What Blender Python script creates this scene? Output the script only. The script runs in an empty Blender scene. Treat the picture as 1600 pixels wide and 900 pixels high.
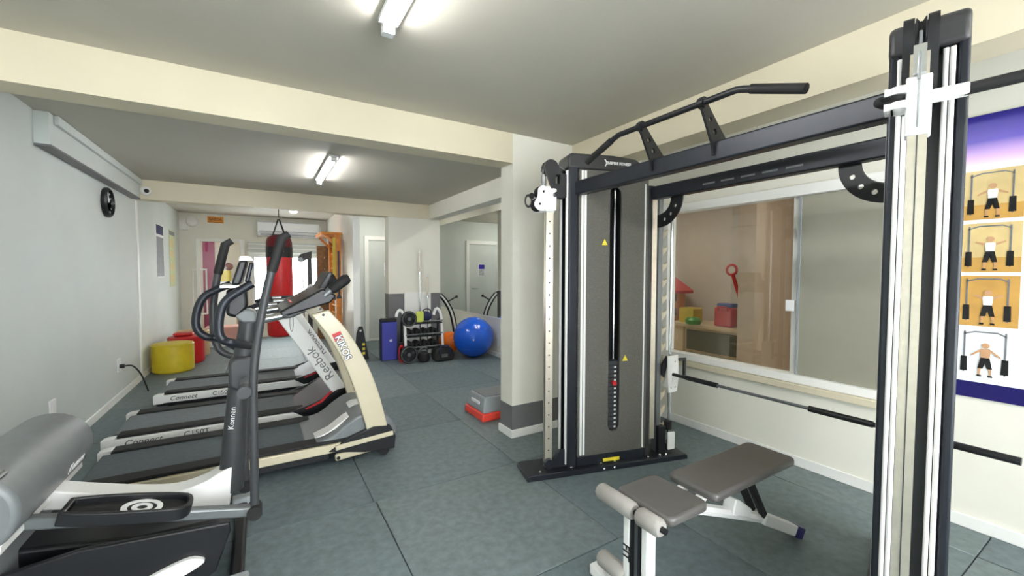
import bpy, bmesh, math, random
from mathutils import Vector, Matrix
random.seed(7)
S = bpy.context.scene
COL = S.collection
PI = math.pi

# ------------------------------------------------------------------ camera
F_PX, YAW, PITCH, ROLL, CAM_H = 644.2, math.radians(31.2), math.radians(2.237), math.radians(.128), 1.38
fw = Vector((math.sin(YAW)*math.cos(PITCH), math.cos(YAW)*math.cos(PITCH), -math.sin(PITCH)))
rt = Vector((math.cos(YAW), -math.sin(YAW), 0)); upv = rt.cross(fw)
rt, upv = rt*math.cos(ROLL)+upv*math.sin(ROLL), -rt*math.sin(ROLL)+upv*math.cos(ROLL)
CAM = Vector((0, 0, CAM_H))
cd = bpy.data.cameras.new('camera'); cam = bpy.data.objects.new('camera', cd); COL.objects.link(cam)
cd.sensor_width = 36; cd.lens = F_PX/1600*36; cd.clip_start = .02; cd.clip_end = 100
cam.matrix_world = Matrix(((rt.x, upv.x, -fw.x, 0), (rt.y, upv.y, -fw.y, 0), (rt.z, upv.z, -fw.z, CAM_H), (0, 0, 0, 1)))
S.camera = cam
def ray(u, v): return rt*((u-800)/F_PX)-upv*((v-450)/F_PX)+fw
def onx(u, v, x): d = ray(u, v); return CAM+d*(x/d.x)
def ony(u, v, y): d = ray(u, v); return CAM+d*(y/d.y)
def onz(u, v, z): d = ray(u, v); return CAM+d*((z-CAM_H)/d.z)
def xz(u, v, y): p = ony(u, v, y); return (p.x, p.z)

# ------------------------------------------------------------------ world and exposure
W = bpy.data.worlds.new('world'); S.world = W; W.use_nodes = True
bg = W.node_tree.nodes['Background']; bg.inputs[0].default_value = (.93, .97, 1, 1); bg.inputs[1].default_value = 4.5
S.view_settings.view_transform = 'Standard'; S.view_settings.look = 'None'
S.view_settings.gamma = 1; S.view_settings.use_curve_mapping = False
S.view_settings.exposure = 1.6
TUBE = 26.0      # emission strength of the fluorescent tubes
SPOT = 60.0

# ------------------------------------------------------------------ materials
def s2l(c): return tuple((x/12.92 if x <= .04045 else ((x+.055)/1.055)**2.4) for x in c)
MATS = {}
def mat(name, rgb, rough=.5, metal=0, var=.06, scale=8, bump=0, bscale=60, spec=.5, coat=0, emit=0, lin=False):
    m = bpy.data.materials.new(name); m.use_nodes = True; nt = m.node_tree; b = nt.nodes['Principled BSDF']
    c = rgb if lin else s2l(tuple(x/255 for x in rgb))
    b.inputs['Roughness'].default_value = rough; b.inputs['Metallic'].default_value = metal
    b.inputs['Specular IOR Level'].default_value = spec
    if coat: b.inputs['Coat Weight'].default_value = coat; b.inputs['Coat Roughness'].default_value = .12
    tc = nt.nodes.new('ShaderNodeTexCoord')
    if var:
        n = nt.nodes.new('ShaderNodeTexNoise'); n.inputs['Scale'].default_value = scale; n.inputs['Detail'].default_value = 5
        nt.links.new(tc.outputs['Object'], n.inputs['Vector'])
        r = nt.nodes.new('ShaderNodeValToRGB')
        r.color_ramp.elements[0].position = .3; r.color_ramp.elements[1].position = .7
        r.color_ramp.elements[0].color = (*[x*(1-var) for x in c], 1); r.color_ramp.elements[1].color = (*[min(1, x*(1+var)) for x in c], 1)
        nt.links.new(n.outputs['Fac'], r.inputs['Fac']); nt.links.new(r.outputs['Color'], b.inputs['Base Color'])
    else: b.inputs['Base Color'].default_value = (*c, 1)
    if bump:
        n2 = nt.nodes.new('ShaderNodeTexNoise'); n2.inputs['Scale'].default_value = bscale; n2.inputs['Detail'].default_value = 4
        nt.links.new(tc.outputs['Object'], n2.inputs['Vector'])
        bp = nt.nodes.new('ShaderNodeBump'); bp.inputs['Strength'].default_value = bump; bp.inputs['Distance'].default_value = .01
        nt.links.new(n2.outputs['Fac'], bp.inputs['Height']); nt.links.new(bp.outputs['Normal'], b.inputs['Normal'])
    if emit:
        b.inputs['Emission Color'].default_value = (*c, 1); b.inputs['Emission Strength'].default_value = emit
    MATS[name] = m; return m
def glass(name, tint=(1, 1, 1), refl=.10):
    m = bpy.data.materials.new(name); m.use_nodes = True; nt = m.node_tree
    for n in list(nt.nodes): nt.nodes.remove(n)
    o = nt.nodes.new('ShaderNodeOutputMaterial'); t = nt.nodes.new('ShaderNodeBsdfTransparent'); t.inputs[0].default_value = (*tint, 1)
    g = nt.nodes.new('ShaderNodeBsdfGlossy'); g.inputs['Roughness'].default_value = .01
    mx = nt.nodes.new('ShaderNodeMixShader'); mx.inputs[0].default_value = refl
    nt.links.new(t.outputs[0], mx.inputs[1]); nt.links.new(g.outputs[0], mx.inputs[2]); nt.links.new(mx.outputs[0], o.inputs[0])
    MATS[name] = m; return m

M_wall = mat('wall_paint', (232, 230, 218), .6, var=.02, scale=3, bump=.05, bscale=180)
M_wall_l = mat('wall_paint_left', (210, 216, 212), .62, var=.03, scale=2, bump=.04, bscale=150)
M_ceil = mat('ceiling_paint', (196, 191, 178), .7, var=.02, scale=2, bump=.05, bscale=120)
M_beam = mat('beam_paint', (216, 207, 182), .6, var=.02, scale=3, bump=.05, bscale=150)
M_trim = mat('white_trim', (242, 242, 238), .4, var=.01)
M_dado = mat('grey_dado', (112, 112, 114), .5, var=.04, scale=12)
M_floor = mat('floor_base', (38, 42, 44), .8, var=.1)
M_tiles = [mat('rubber_tile_%d' % i, c, .55, var=.16, scale=22, bump=.25, bscale=220, spec=.35) for i, c in enumerate([(108, 121, 124), (102, 115, 119), (112, 124, 126)])]
M_black = mat('black_satin', (22, 23, 27), .38, var=.1, scale=20)
M_blackm = mat('black_powder_metal', (36, 40, 48), .36, metal=.25, var=.08, scale=30)
M_rubber = mat('black_rubber', (24, 24, 25), .7, var=.15, scale=30, bump=.1)
M_shroud = mat('textured_shroud', (96, 94, 88), .42, var=.22, scale=160, bump=.12, bscale=300)
M_cap = mat('shroud_cap', (52, 52, 54), .4, var=.1, scale=60)
M_slot = mat('slot_black', (8, 8, 9), .6, var=.05)
M_white = mat('white_plastic', (240, 240, 240), .35, var=.02)
M_whitem = mat('white_enamel', (244, 244, 242), .28, var=.02, coat=.3)
M_chrome = mat('chrome', (225, 228, 230), .14, metal=1, var=.03)
M_alu = mat('brushed_aluminium', (214, 206, 190), .32, metal=.75, var=.05, scale=40)
M_greym = mat('grey_metal', (120, 124, 126), .35, metal=.5, var=.05)
M_cream = mat('cream_enamel', (208, 199, 172), .3, var=.03, coat=.3)
M_hook = mat('cream_hook_plate', (216, 204, 178), .35, var=.03)
M_grey = mat('grey_plastic', (118, 122, 124), .35, var=.06, scale=14)
M_dgrey = mat('dark_grey_plastic', (58, 60, 63), .4, var=.1, scale=18)
M_belt = mat('running_belt', (116, 122, 126), .75, spec=.25, var=.08, scale=40, bump=.1, bscale=400)
M_belt2 = mat('running_belt_dark', (92, 100, 103), .75, spec=.25, var=.08, scale=40, bump=.1, bscale=400)
M_vinyl = mat('grey_vinyl', (92, 90, 88), .3, var=.06, scale=10, bump=.12, bscale=240)
M_foam = mat('grey_foam', (158, 155, 150), .75, var=.05, bump=.15, bscale=200)
M_red = mat('red_vinyl', (206, 30, 34), .4, var=.06, scale=10, bump=.08)
M_dred = mat('dark_red_vinyl', (112, 26, 32), .45, var=.08)
M_yellow = mat('yellow_vinyl', (214, 190, 38), .45, var=.06, scale=10, bump=.08)
M_tan = mat('tan_vinyl', (196, 164, 118), .5, var=.06)
M_orangew = mat('orange_stained_wood', (226, 140, 42), .45, var=.16, scale=14)
M_brownw = mat('brown_wood', (122, 84, 44), .5, var=.25, scale=16)
M_palew = mat('pale_wood', (226, 206, 168), .5, var=.08, scale=12)
M_bluev = mat('blue_mat_vinyl', (70, 74, 176), .45, var=.06, bump=.06)
M_navy = mat('navy_fabric', (34, 42, 84), .7, var=.15, bump=.15)
M_ballb = mat('blue_ball_rubber', (18, 92, 214), .22, var=.04, coat=.3)
M_ballo = mat('orange_ball_rubber', (244, 120, 26), .3, var=.06)
M_stepr = mat('step_red_plastic', (240, 74, 58), .4, var=.04)
M_stepg = mat('step_grey_plastic', (150, 156, 160), .4, var=.04)
M_pink = mat('pink_vinyl', (226, 172, 160), .5, var=.04)
M_orange = mat('orange_print', (232, 150, 40), .5, var=.05)
M_purple = mat('magenta_paint', (146, 28, 84), .55, var=.05)
M_play = mat('playroom_paint', (214, 204, 190), .6, var=.03)
M_playp = mat('playroom_pink_paint', (224, 204, 184), .6, var=.03)
M_green = mat('green_plastic', (70, 160, 60), .4, var=.06)
M_dgreen = mat('olive_drawer', (96, 98, 76), .5, var=.12, scale=14)
M_toyr = mat('toy_red', (206, 34, 36), .35, var=.04)
M_toyb = mat('toy_blue', (36, 58, 140), .4, var=.05)
M_mir = mat('mirror_silver', (225, 228, 226), .02, metal=1, var=0)
M_frost = mat('frosted_film_glass', (152, 149, 134), .22, var=.02, spec=.8, coat=.6)
M_glass = glass('window_glass', (.97, .99, .98), .07)
M_dome = mat('white_dome', (236, 236, 232), .3, var=.01)
M_photo = mat('print_warm', (222, 198, 140), .35, var=.08, scale=9)
M_photo2 = mat('print_amber', (206, 160, 84), .35, var=.12, scale=9)
M_paper = mat('print_white', (240, 242, 244), .3, var=.01)
M_inkbl = mat('print_blue', (46, 36, 168), .3, var=.1, scale=3)
M_inklil = mat('print_lilac', (196, 160, 236), .3, var=.08, scale=3)
M_inknv = mat('print_navy', (24, 18, 96), .3, var=.04)
M_ink = mat('print_black', (18, 18, 20), .4, var=.05)
M_skin = mat('print_skin', (206, 160, 120), .4, var=.06)
M_inkgy = mat('print_grey', (120, 124, 132), .4, var=.2, scale=30)
M_inkyg = mat('print_pale_green', (206, 214, 168), .4, var=.16, scale=20)
M_wred = mat('print_red', (200, 30, 40), .4, var=.02)
M_wyel = mat('print_yellow', (240, 220, 60), .4, var=.02)
M_tube = mat('tube_glow', (1, 1, 1), .5, var=0, emit=TUBE, lin=True)
M_spotm = mat('spot_glow', (1, .97, .9), .5, var=0, emit=SPOT, lin=True)
M_door = mat('door_paint', (206, 212, 208), .4, var=.02)
M_ac = mat('ac_plastic', (232, 236, 240), .35, var=.01)

# ------------------------------------------------------------------ mesh builder
class MB:
    def __init__(s): s.v = []; s.f = []
    def add(s, vs, fs):
        o = len(s.v); s.v += [Vector(p) for p in vs]; s.f += [tuple(i+o for i in f) for f in fs]; return s
    def box(s, a, b, R=None, c=None):
        x0, y0, z0 = a; x1, y1, z1 = b
        vs = [Vector(p) for p in ((x0,y0,z0),(x1,y0,z0),(x1,y1,z0),(x0,y1,z0),(x0,y0,z1),(x1,y0,z1),(x1,y1,z1),(x0,y1,z1))]
        if R is not None: vs = [R @ p + Vector(c) for p in vs]
        return s.add(vs, [(0,3,2,1),(4,5,6,7),(0,1,5,4),(1,2,6,5),(2,3,7,6),(3,0,4,7)])
    def bar(s, p, q, w, h, up=(0, 0, 1)):       # box section along p->q, w across, h along up
        p = Vector(p); q = Vector(q); d = (q-p).normalized(); sd = d.cross(Vector(up)).normalized(); u = sd.cross(d)
        vs = []
        for e in (p, q):
            for a, b in ((-1,-1),(1,-1),(1,1),(-1,1)): vs.append(e+sd*(a*w/2)+u*(b*h/2))
        return s.add(vs, [(3,2,1,0),(4,5,6,7),(0,1,5,4),(1,2,6,5),(2,3,7,6),(3,0,4,7)])
    def tube(s, pts, r, n=12, closed=False, caps=True):
        pts = [Vector(p) for p in pts]; m = len(pts)
        rs = r if isinstance(r, (list, tuple)) else [r]*m
        T = []
        for i in range(m):
            a = pts[(i-1) % m] if (closed or i > 0) else pts[i]; b = pts[(i+1) % m] if (closed or i < m-1) else pts[i]
            T.append((b-a).normalized())
        u = T[0].orthogonal().normalized(); vs = []
        for i in range(m):
            if i: u = (u-T[i]*u.dot(T[i])).normalized()
            w = T[i].cross(u)
            for k in range(n):
                t = 2*PI*k/n; vs.append(pts[i]+(u*math.cos(t)+w*math.sin(t))*rs[i])
        fs = []
        for i in range(m if closed else m-1):
            j = (i+1) % m
            for k in range(n): fs.append((i*n+k, i*n+(k+1) % n, j*n+(k+1) % n, j*n+k))
        if caps and not closed: fs += [tuple(reversed(range(n))), tuple((m-1)*n+k for k in range(n))]
        return s.add(vs, fs)
    def cyl(s, p, q, r, n=20, r2=None): return s.tube([p, q], [r, r if r2 is None else r2], n)
    def prism(s, poly, fn, t0, t1):             # polygon (2D) -> fn(a,b,t)
        n = len(poly); vs = [fn(a, b, t0) for a, b in poly]+[fn(a, b, t1) for a, b in poly]
        return s.add(vs, [tuple(reversed(range(n))), tuple(range(n, 2*n))]+[(i, (i+1) % n, (i+1) % n+n, i+n) for i in range(n)])
    def plate(s, outer, holes, fn, t0, t1):     # polygon with holes
        bm = bmesh.new(); es = []
        for loop in [outer]+holes:
            vs = [bm.verts.new((a, b, 0)) for a, b in loop]
            es += [bm.edges.new((vs[i], vs[(i+1) % len(vs)])) for i in range(len(vs))]
        bmesh.ops.triangle_fill(bm, edges=es, use_beauty=True)
        r = bmesh.ops.extrude_face_region(bm, geom=list(bm.faces))
        for e in r['geom']:
            if isinstance(e, bmesh.types.BMVert): e.co.z = 1
        bmesh.ops.recalc_face_normals(bm, faces=list(bm.faces)); bm.verts.index_update()
        s.add([fn(v.co.x, v.co.y, t0+(t1-t0)*v.co.z) for v in bm.verts], [tuple(v.index for v in f.verts) for f in bm.faces]); bm.free(); return s
    def lathe(s, prof, c=(0, 0, 0), n=28, axis='z'):
        c = Vector(c); vs = []; fs = []; m = len(prof)
        for r, z in prof:
            for k in range(n):
                t = 2*PI*k/n; a, b = r*math.cos(t), r*math.sin(t)
                p = {'z': (a, b, z), 'y': (b, z, a), 'x': (z, a, b)}[axis]; vs.append(c+Vector(p))
        for i in range(m-1):
            for k in range(n): fs.append((i*n+k, i*n+(k+1) % n, (i+1)*n+(k+1) % n, (i+1)*n+k))
        fs += [tuple(reversed(range(n))), tuple((m-1)*n+k for k in range(n))]
        return s.add(vs, fs)
    def ball(s, c, r, n=24, m=14, sc=(1, 1, 1)):
        prof = [(max(1e-4, r*math.sin(PI*i/m)), -r*math.cos(PI*i/m)) for i in range(m+1)]
        o = len(s.v); s.lathe(prof, (0, 0, 0), n)
        for i in range(o, len(s.v)): p = s.v[i]; s.v[i] = Vector((p.x*sc[0]+c[0], p.y*sc[1]+c[1], p.z*sc[2]+c[2]))
        return s
    def torus(s, c, R, r, axis='z', n=28, k=10, a0=0, a1=2*PI):
        full = abs(a1-a0-2*PI) < 1e-6; pts = []
        N = n if full else n+1
        for i in range(N):
            t = a0+(a1-a0)*i/n; a, b = R*math.cos(t), R*math.sin(t)
            pts.append(Vector(c)+Vector({'z': (a, b, 0), 'y': (a, 0, b), 'x': (0, a, b)}[axis]))
        return s.tube(pts, r, k, closed=full)
    def map(s, fn): s.v = [Vector(fn(p)) for p in s.v]; return s
    def build(s, name, m, parent=None, world=False, bevel=0, seg=2, smooth=True, sharp=35):
        vs = s.v
        if parent is not None and world:
            inv = WM(parent).inverted(); vs = [inv @ p for p in vs]
        me = bpy.data.meshes.new(name); me.from_pydata([tuple(p) for p in vs], [], s.f); 
        bm = bmesh.new(); bm.from_mesh(me); bmesh.ops.recalc_face_normals(bm, faces=list(bm.faces)); bm.to_mesh(me); bm.free()
        me.materials.append(m)
        if smooth:
            me.polygons.foreach_set('use_smooth', [True]*len(me.polygons)); me.set_sharp_from_angle(angle=math.radians(sharp))
        o = bpy.data.objects.new(name, me); COL.objects.link(o)
        if parent is not None: o.parent = parent
        if bevel:
            b = o.modifiers.new('bevel', 'BEVEL'); b.width = bevel; b.segments = seg; b.limit_method = 'ANGLE'; b.angle_limit = math.radians(40)
        return o
def WM(o):
    m = Matrix.LocRotScale(o.location, o.rotation_euler, None)
    return WM(o.parent) @ m if o.parent else m
def thing(name, label, cat, loc=(0, 0, 0), rotz=0, group=None):
    o = bpy.data.objects.new(name, None); COL.objects.link(o); o.location = loc; o.rotation_euler = (0, 0, rotz); o.empty_display_size = .1
    return tag(o, label, cat, group)
def tag(o, label, cat, group=None):
    o['label'] = label; o['category'] = cat
    if group: o['group'] = group
    return o
def struct(o, label=None):
    o['kind'] = 'structure'
    if label: o['label'] = label
    return o
def copy_tree(o, parent=None):
    c = o.copy(); COL.objects.link(c); c.parent = parent
    for ch in o.children: copy_tree(ch, c)
    return c
def circ(cx, cy, r, n=14, a0=0, a1=2*PI, end=False):
    m = n if not end else n-1
    return [(cx+r*math.cos(a0+(a1-a0)*i/m), cy+r*math.sin(a0+(a1-a0)*i/m)) for i in range(n)]
def rrect(x0, y0, x1, y1, r, n=5):
    p = []
    for cx, cy, a in ((x1-r, y1-r, 0), (x0+r, y1-r, PI/2), (x0+r, y0+r, PI), (x1-r, y0+r, 1.5*PI)): p += circ(cx, cy, r, n, a, a+PI/2, True)
    return p
def smooth_path(pts, n=6):
    P = [Vector(p) for p in pts]; out = []
    for i in range(len(P)-1):
        a = P[max(i-1, 0)]; b = P[i]; c = P[i+1]; d = P[min(i+2, len(P)-1)]
        for k in range(n):
            t = k/n; out.append(.5*((2*b)+(c-a)*t+(2*a-5*b+4*c-d)*t*t+(3*b-a-3*c+d)*t**3))
    return out+[P[-1]]
def sp2(pts, n=6): return [(p.x, p.y) for p in smooth_path([(a, b, 0) for a, b in pts], n)]
def text(name, s, size, m, parent, mtx, world=False, bold=0, shear=0, ext=.0008):
    cu = bpy.data.curves.new('t', 'FONT'); cu.body = s; cu.size = size; cu.extrude = ext; cu.offset = bold; cu.shear = shear
    cu.align_x = 'CENTER'; cu.align_y = 'CENTER'; cu.resolution_u = 3
    o = bpy.data.objects.new('t', cu); COL.objects.link(o); bpy.context.view_layer.update()
    me = bpy.data.meshes.new_from_object(o.evaluated_get(bpy.context.evaluated_depsgraph_get())); bpy.data.objects.remove(o); bpy.data.curves.remove(cu)
    me.transform(WM(parent).inverted() @ mtx if world else mtx); me.materials.clear(); me.materials.append(m); me.name = name
    q = bpy.data.objects.new(name, me); COL.objects.link(q); q.parent = parent; return q
def frame(o, ex, ey):                           # matrix with origin o, x axis ex, y axis ey
    ex = Vector(ex).normalized(); ez = ex.cross(Vector(ey)).normalized(); ey = ez.cross(ex)
    return Matrix(((ex.x, ey.x, ez.x, o[0]), (ex.y, ey.y, ez.y, o[1]), (ex.z, ey.z, ez.z, o[2]), (0, 0, 0, 1)))
XZ = lambda a, b, t: (a, t, b)
YZ = lambda a, b, t: (t, a, b)
XY = lambda a, b, t: (a, b, t)

# ------------------------------------------------------------------ the setting
XL, XR, CEIL, YB = -1.34, 3.25, 2.5, -2.6
YC0, YC1, YF, YD = 2.89, 3.08, 10.0, 8.45      # near beam front / back, far wall, door wall
fl = struct(MB().box((XL-.1, YB-.1, -.12), (XR+.12, YF+.1, -.012)).build('floor', M_floor))
def tile_mesh(w, d, i):
    me_o = MB().box((0, 0, -.014), (w, d, 0)).build('floor_tile', M_tiles[i % 3], fl, bevel=.003, seg=1); return me_o
cache = {}
ys = [YB+.1]+[y+.5 for y in range(-2, 10)]+[YF]
k = 0
for j in range(len(ys)-1):
    y0, y1 = ys[j], ys[j+1]
    xs = ([XL, -.05, .95, 1.95, 2.95, XR] if y1 <= 1.5 else ([XL, -.45, .55, 1.55, 2.55, XR] if j % 2 else [XL, -.44, .56, 1.56, 2.56, XR]))
    for i in range(len(xs)-1):
        w = round(xs[i+1]-xs[i]-.004, 4); d = round(y1-y0-.004, 4); key = (w, d, (i*2+j) % 3)
        if key in cache:
            o = cache[key].copy(); COL.objects.link(o)
        else:
            o = cache[key] = tile_mesh(w, d, key[2])
        o.parent = fl; o.location = (xs[i]+.002, y0+.002, 0); k += 1
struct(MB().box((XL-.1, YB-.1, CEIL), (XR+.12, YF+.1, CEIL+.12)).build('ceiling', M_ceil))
struct(MB().box((XL-.1, YB-.1, -.01), (XL, YF+.1, CEIL)).build('wall_left', M_wall_l))
w = MB(); VX0, VX1, VZ0, VZ1 = -.7, 2.9, .25, 2.2
for x0, x1, z0, z1 in ((XL, VX0, -.01, CEIL), (VX1, XR, -.01, CEIL), (VX0, VX1, -.01, VZ0), (VX0, VX1, VZ1, CEIL)): w.box((x0, YB-.1, z0), (x1, YB, z1))
struct(w.build('wall_back', M_wall))
g = struct(MB().box((VX0+.05, YB-.06, VZ0+.05), (VX1-.05, YB-.052, VZ1-.05)).build('window_fill', glass('fill_window_glass', (1, 1, 1), .04)), 'wide unseen window added behind the camera for daylight')  # unseen opening added behind the camera to bring daylight into the front room
f = MB()
for x in (VX0, .475, 1.675, VX1-.05): f.box((x, YB-.1, VZ0), (x+.05, YB, VZ1))
for x0, x1 in ((VX0+.05, .475), (.525, 1.675), (1.725, VX1-.05)): f.box((x0, YB-.1, VZ0), (x1, YB, VZ0+.05)); f.box((x0, YB-.1, VZ1-.05), (x1, YB, VZ1))
f.build('window_frame', M_trim, g)
# right wall of the front room, with the window opening
WY0, WY1, WZ0, WZ1 = .78, 2.56, .63, 1.96
w = MB(); T = XR+.12
w.box((XR, YB-.1, -.01), (T, WY0, CEIL)); w.box((XR, WY1, -.01), (T, YC1, CEIL)); w.box((XR, WY0, -.01), (T, WY1, WZ0)); w.box((XR, WY0, WZ1), (T, WY1, CEIL))
struct(w.build('wall_right', M_wall))
struct(MB().box((XR, YC1, -.01), (T, YD+.1, CEIL)).build('wall_alcove', M_wall))
col = struct(MB().box((1.754, YC0, -.01), (XR, YC1, CEIL)).build('wall_column', M_wall), 'short cream wall ending in a column under the front beam')
b = MB(); b.box((1.754-.003, YC0-.003, .065), (XR, YC1+.003, .267)); b.build('grey_band', M_dado, col)
b = MB(); b.box((1.754-.016, YC0-.016, 0), (XR, YC1+.016, .066)); b.build('skirting_board', M_trim, col, bevel=.004)
struct(MB().box((XL, YC0, 2.262), (1.754, YC1, CEIL)).build('trim_1', M_beam), 'cream ceiling beam across the front room')
struct(MB().box((2.37, YB, 2.262), (2.575, YC0, CEIL)).build('trim_2', M_beam), 'cream ceiling beam running above the cable machine')
struct(MB().box((XL, 6.70, 2.262), (2.43, 6.90, CEIL)).build('trim_3', M_beam), 'cream ceiling beam before the rear area')
struct(MB().box((2.43, YC1, 2.262), (2.62, 6.90, CEIL)).build('trim_4', M_wall), 'white ceiling beam beside the mirror')
tl = struct(MB().box((XL, 4.2, 2.27), (-1.262, 6.70, CEIL-.004)).build('trim_5', M_wall_l), 'shallow boxed ledge along the top of the left wall')
MB().box((-1.262, 4.28, 2.43), (-1.235, 6.70, CEIL-.004)).build('moulding', M_wall_l, tl, bevel=.004)
MB().box((XL, 4.2, 2.255), (-1.255, 6.70, 2.27)).build('painted_shadow', M_dado, tl)  # dark strip painted in as the shadow under the ledge
MB().box((XL, 6.86, 0), (XL+.012, 6.93, 2.262)).build('corner_bead', M_trim, tl)
fc = struct(MB().box((1.74, 6.72, -.01), (2.62, 6.92, 2.27)).build('wall_pillar', M_wall), 'white pillar behind the dumbbell rack')
MB().box((1.737, 6.717, 0), (2.623, 6.923, 1.02)).build('grey_band', M_dado, fc)
MB().box((1.99, 6.69, .0), (2.44, 6.718, 1.04)).build('white_board', M_trim, fc)
struct(MB().box((1.234, 6.90, -.01), (1.34, YF, CEIL)).build('wall_partition', M_trim))
struct(MB().box((1.34, YD, -.01), (XR, YD+.1, CEIL)).build('wall_rear', M_wall_l))
# far wall with door and window openings
w = MB(); DX0, DX1, DZ = -1.09, -.30, 2.02; GX0, GX1, GZ0, GZ1 = -.18, 1.10, .45, 1.72
for x0, x1, z0, z1 in ((XL, DX0, -.01, CEIL), (DX0, DX1, DZ, CEIL), (DX1, GX0, -.01, CEIL), (GX0, GX1, -.01, GZ0), (GX0, GX1, GZ1, CEIL), (GX1, 1.234, -.01, CEIL)):
    w.box((x0, YF, z0), (x1, YF+.1, z1))
struct(w.build('wall_far', M_wall))
# baseboards
struct(MB().box((XL, YB, 0), (XL+.016, YF, .075)).build('baseboard_left', M_trim, bevel=.004))
struct(MB().box((XR-.014, YB, 0), (XR, YC0, .07)).build('baseboard_right', M_trim, bevel=.004))
struct(MB().box((XR-.014, YC1, 0), (XR, YD, .07)).build('baseboard_alcove', M_trim, bevel=.004))
struct(MB().box((1.34, YD-.014, 0), (XR, YD, .05)).build('baseboard_rear', M_trim, bevel=.004))
# panelled rear door with notice
dr = struct(MB().box((1.80, YD-.012, .01), (2.50, YD, 2.0)).build('door_1', M_door), 'grey green door in the rear wall')
f = MB(); f.box((1.72, YD-.035, 0), (1.80, YD, 2.08)); f.box((2.50, YD-.035, 0), (2.58, YD, 2.08)); f.box((1.80, YD-.035, 2.0), (2.50, YD, 2.08)); f.build('door_frame', M_trim, dr, bevel=.006)
f = MB(); f.cyl((2.43, YD-.012, 1.0), (2.43, YD-.07, 1.0), .012); f.bar((2.45, YD-.065, 1.0), (2.32, YD-.065, 1.0), .016, .02); f.build('door_handle', M_chrome, dr)
nt = MB().box((2.10, YD-.015, 1.28), (2.28, YD-.0125, 1.56)).build('notice', M_paper, dr)
f = MB(); f.box((2.115, YD-.0165, 1.44), (2.265, YD-.0155, 1.545)); f.build('picture', M_inkbl, nt)
f = MB()
for i in range(5): f.box((2.12, YD-.0165, 1.30+i*.026), (2.26, YD-.0155, 1.315+i*.026))
f.build('print', M_inkgy, nt)
# glass door in the far wall and the room behind it
g = struct(MB().box((DX0+.06, YF+.03, .05), (DX1-.06, YF+.04, DZ-.06)).build('door_2', M_glass), 'glass door with white frame and long handle')
f = MB(); f.box((DX0, YF-.02, 0), (DX0+.06, YF+.08, DZ)); f.box((DX1-.08, YF-.02, 0), (DX1, YF+.08, DZ)); f.box((DX0+.06, YF-.02, DZ-.06), (DX1-.08, YF+.08, DZ)); f.box((DX0+.06, YF-.01, 0), (DX1-.08, YF+.08, .16)); f.build('door_frame', M_trim, g, bevel=.006)
f = MB(); f.tube([(DX0-.05, YF-.02, 1.42), (DX0-.05, YF-.08, 1.42), (DX0-.05, YF-.08, .55), (DX0-.05, YF-.02, .55)], .014); f.tube([(DX0+.16, YF+.03, 1.42), (DX0+.16, YF-.05, 1.42), (DX0+.16, YF-.05, .55), (DX0+.16, YF+.03, .55)], .014)
f.box((DX0-.05, YF-.09, 1.40), (DX0+.16, YF-.05, 1.43)); f.box((DX0-.05, YF-.09, .54), (DX0+.16, YF-.05, .57)); f.build('door_handle', M_trim, g)
B0, B1 = YF+.1, YF+2.4
w = MB(); w.box((-1.6, B1, -.01), (-.2, B1+.1, 2.5)); w.box((-1.7, B0, -.01), (-1.6, B1+.1, 2.5)); w.box((-.2, B0, -.01), (-.19, B1+.1, 2.5)); struct(w.build('wall_back_room', M_play))
struct(MB().box((-1.7, B0, -.1), (-.19, B1+.1, -.01)).build('floor_back_room', M_tan)); struct(MB().box((-1.7, B0, 2.5), (-.19, B1+.1, 2.6)).build('ceiling_back_room', M_wall))
struct(MB().box((-1.22, B1-.03, 0), (-.98, B1, 2.3)).build('trim_6', M_purple), 'magenta wall panel seen through the glass door')
f = thing('storage_cabinet', 'white cabinet standing behind the glass door', 'cabinet', (-.74, YF+1.6, 0))
MB().box((-.2, -.2, 0), (.22, .2, 1.14)).build('body', M_white, f, bevel=.006)
for x in (-.19, .015): MB().box((x, -.212, .04), (x+.195, -.2, 1.1)).build('door', M_trim, f, bevel=.004)
tag(MB().box((-.89, YF+1.48, 1.14), (-.62, YF+1.72, 1.40)).build('yellow_crate', M_yellow, bevel=.03, seg=3), 'yellow crate on the white cabinet behind the glass door', 'crate')
tag(MB().ball((-.66, YF+1.6, 1.49), .088).build('red_ball', M_dred), 'dark red ball lying on the yellow crate', 'ball')
lp = thing('ceiling_lamp', 'round lamp on the ceiling of the room behind the glass door', 'lamp', (-.8, YF+1.2, 2.5))
MB().cyl((0, 0, -.04), (0, 0, 0), .14).build('base', M_trim, lp); MB().cyl((0, 0, -.06), (0, 0, -.04), .12).build('diffuser', mat('lamp_warm', (1, .93, .82), .5, var=0, emit=9, lin=True), lp)
# bright window in the far wall
g = struct(MB().box((GX0+.05, YF+.04, GZ0+.05), (GX1-.05, YF+.048, GZ1-.05)).build('window_2', M_glass), 'bright daylit sliding window under the air conditioner')
f = MB()
for x0, x1 in ((GX0, GX0+.05), (GX1-.05, GX1), (.43, .49)): f.box((x0, YF, GZ0), (x1, YF+.08, GZ1))
f.box((GX0+.05, YF, GZ0), (GX1-.05, YF+.08, GZ0+.05)); f.box((GX0+.05, YF, GZ1-.05), (GX1-.05, YF+.08, GZ1)); f.build('window_frame', M_trim, g, bevel=.005)
bl = thing('roller_shutter_box', 'pale shutter box with horizontal ribs above the bright window', 'shutter box', (.44, YF, 1.72))
MB().box((-.68, -.07, .02), (.72, 0, .26)).build('housing', M_wall_l, bl, bevel=.01)
for i in range(3): MB().box((-.68, -.085, .03+i*.085), (.72, -.07, .055+i*.085)).build('rib', M_trim, bl, bevel=.004)

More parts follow.
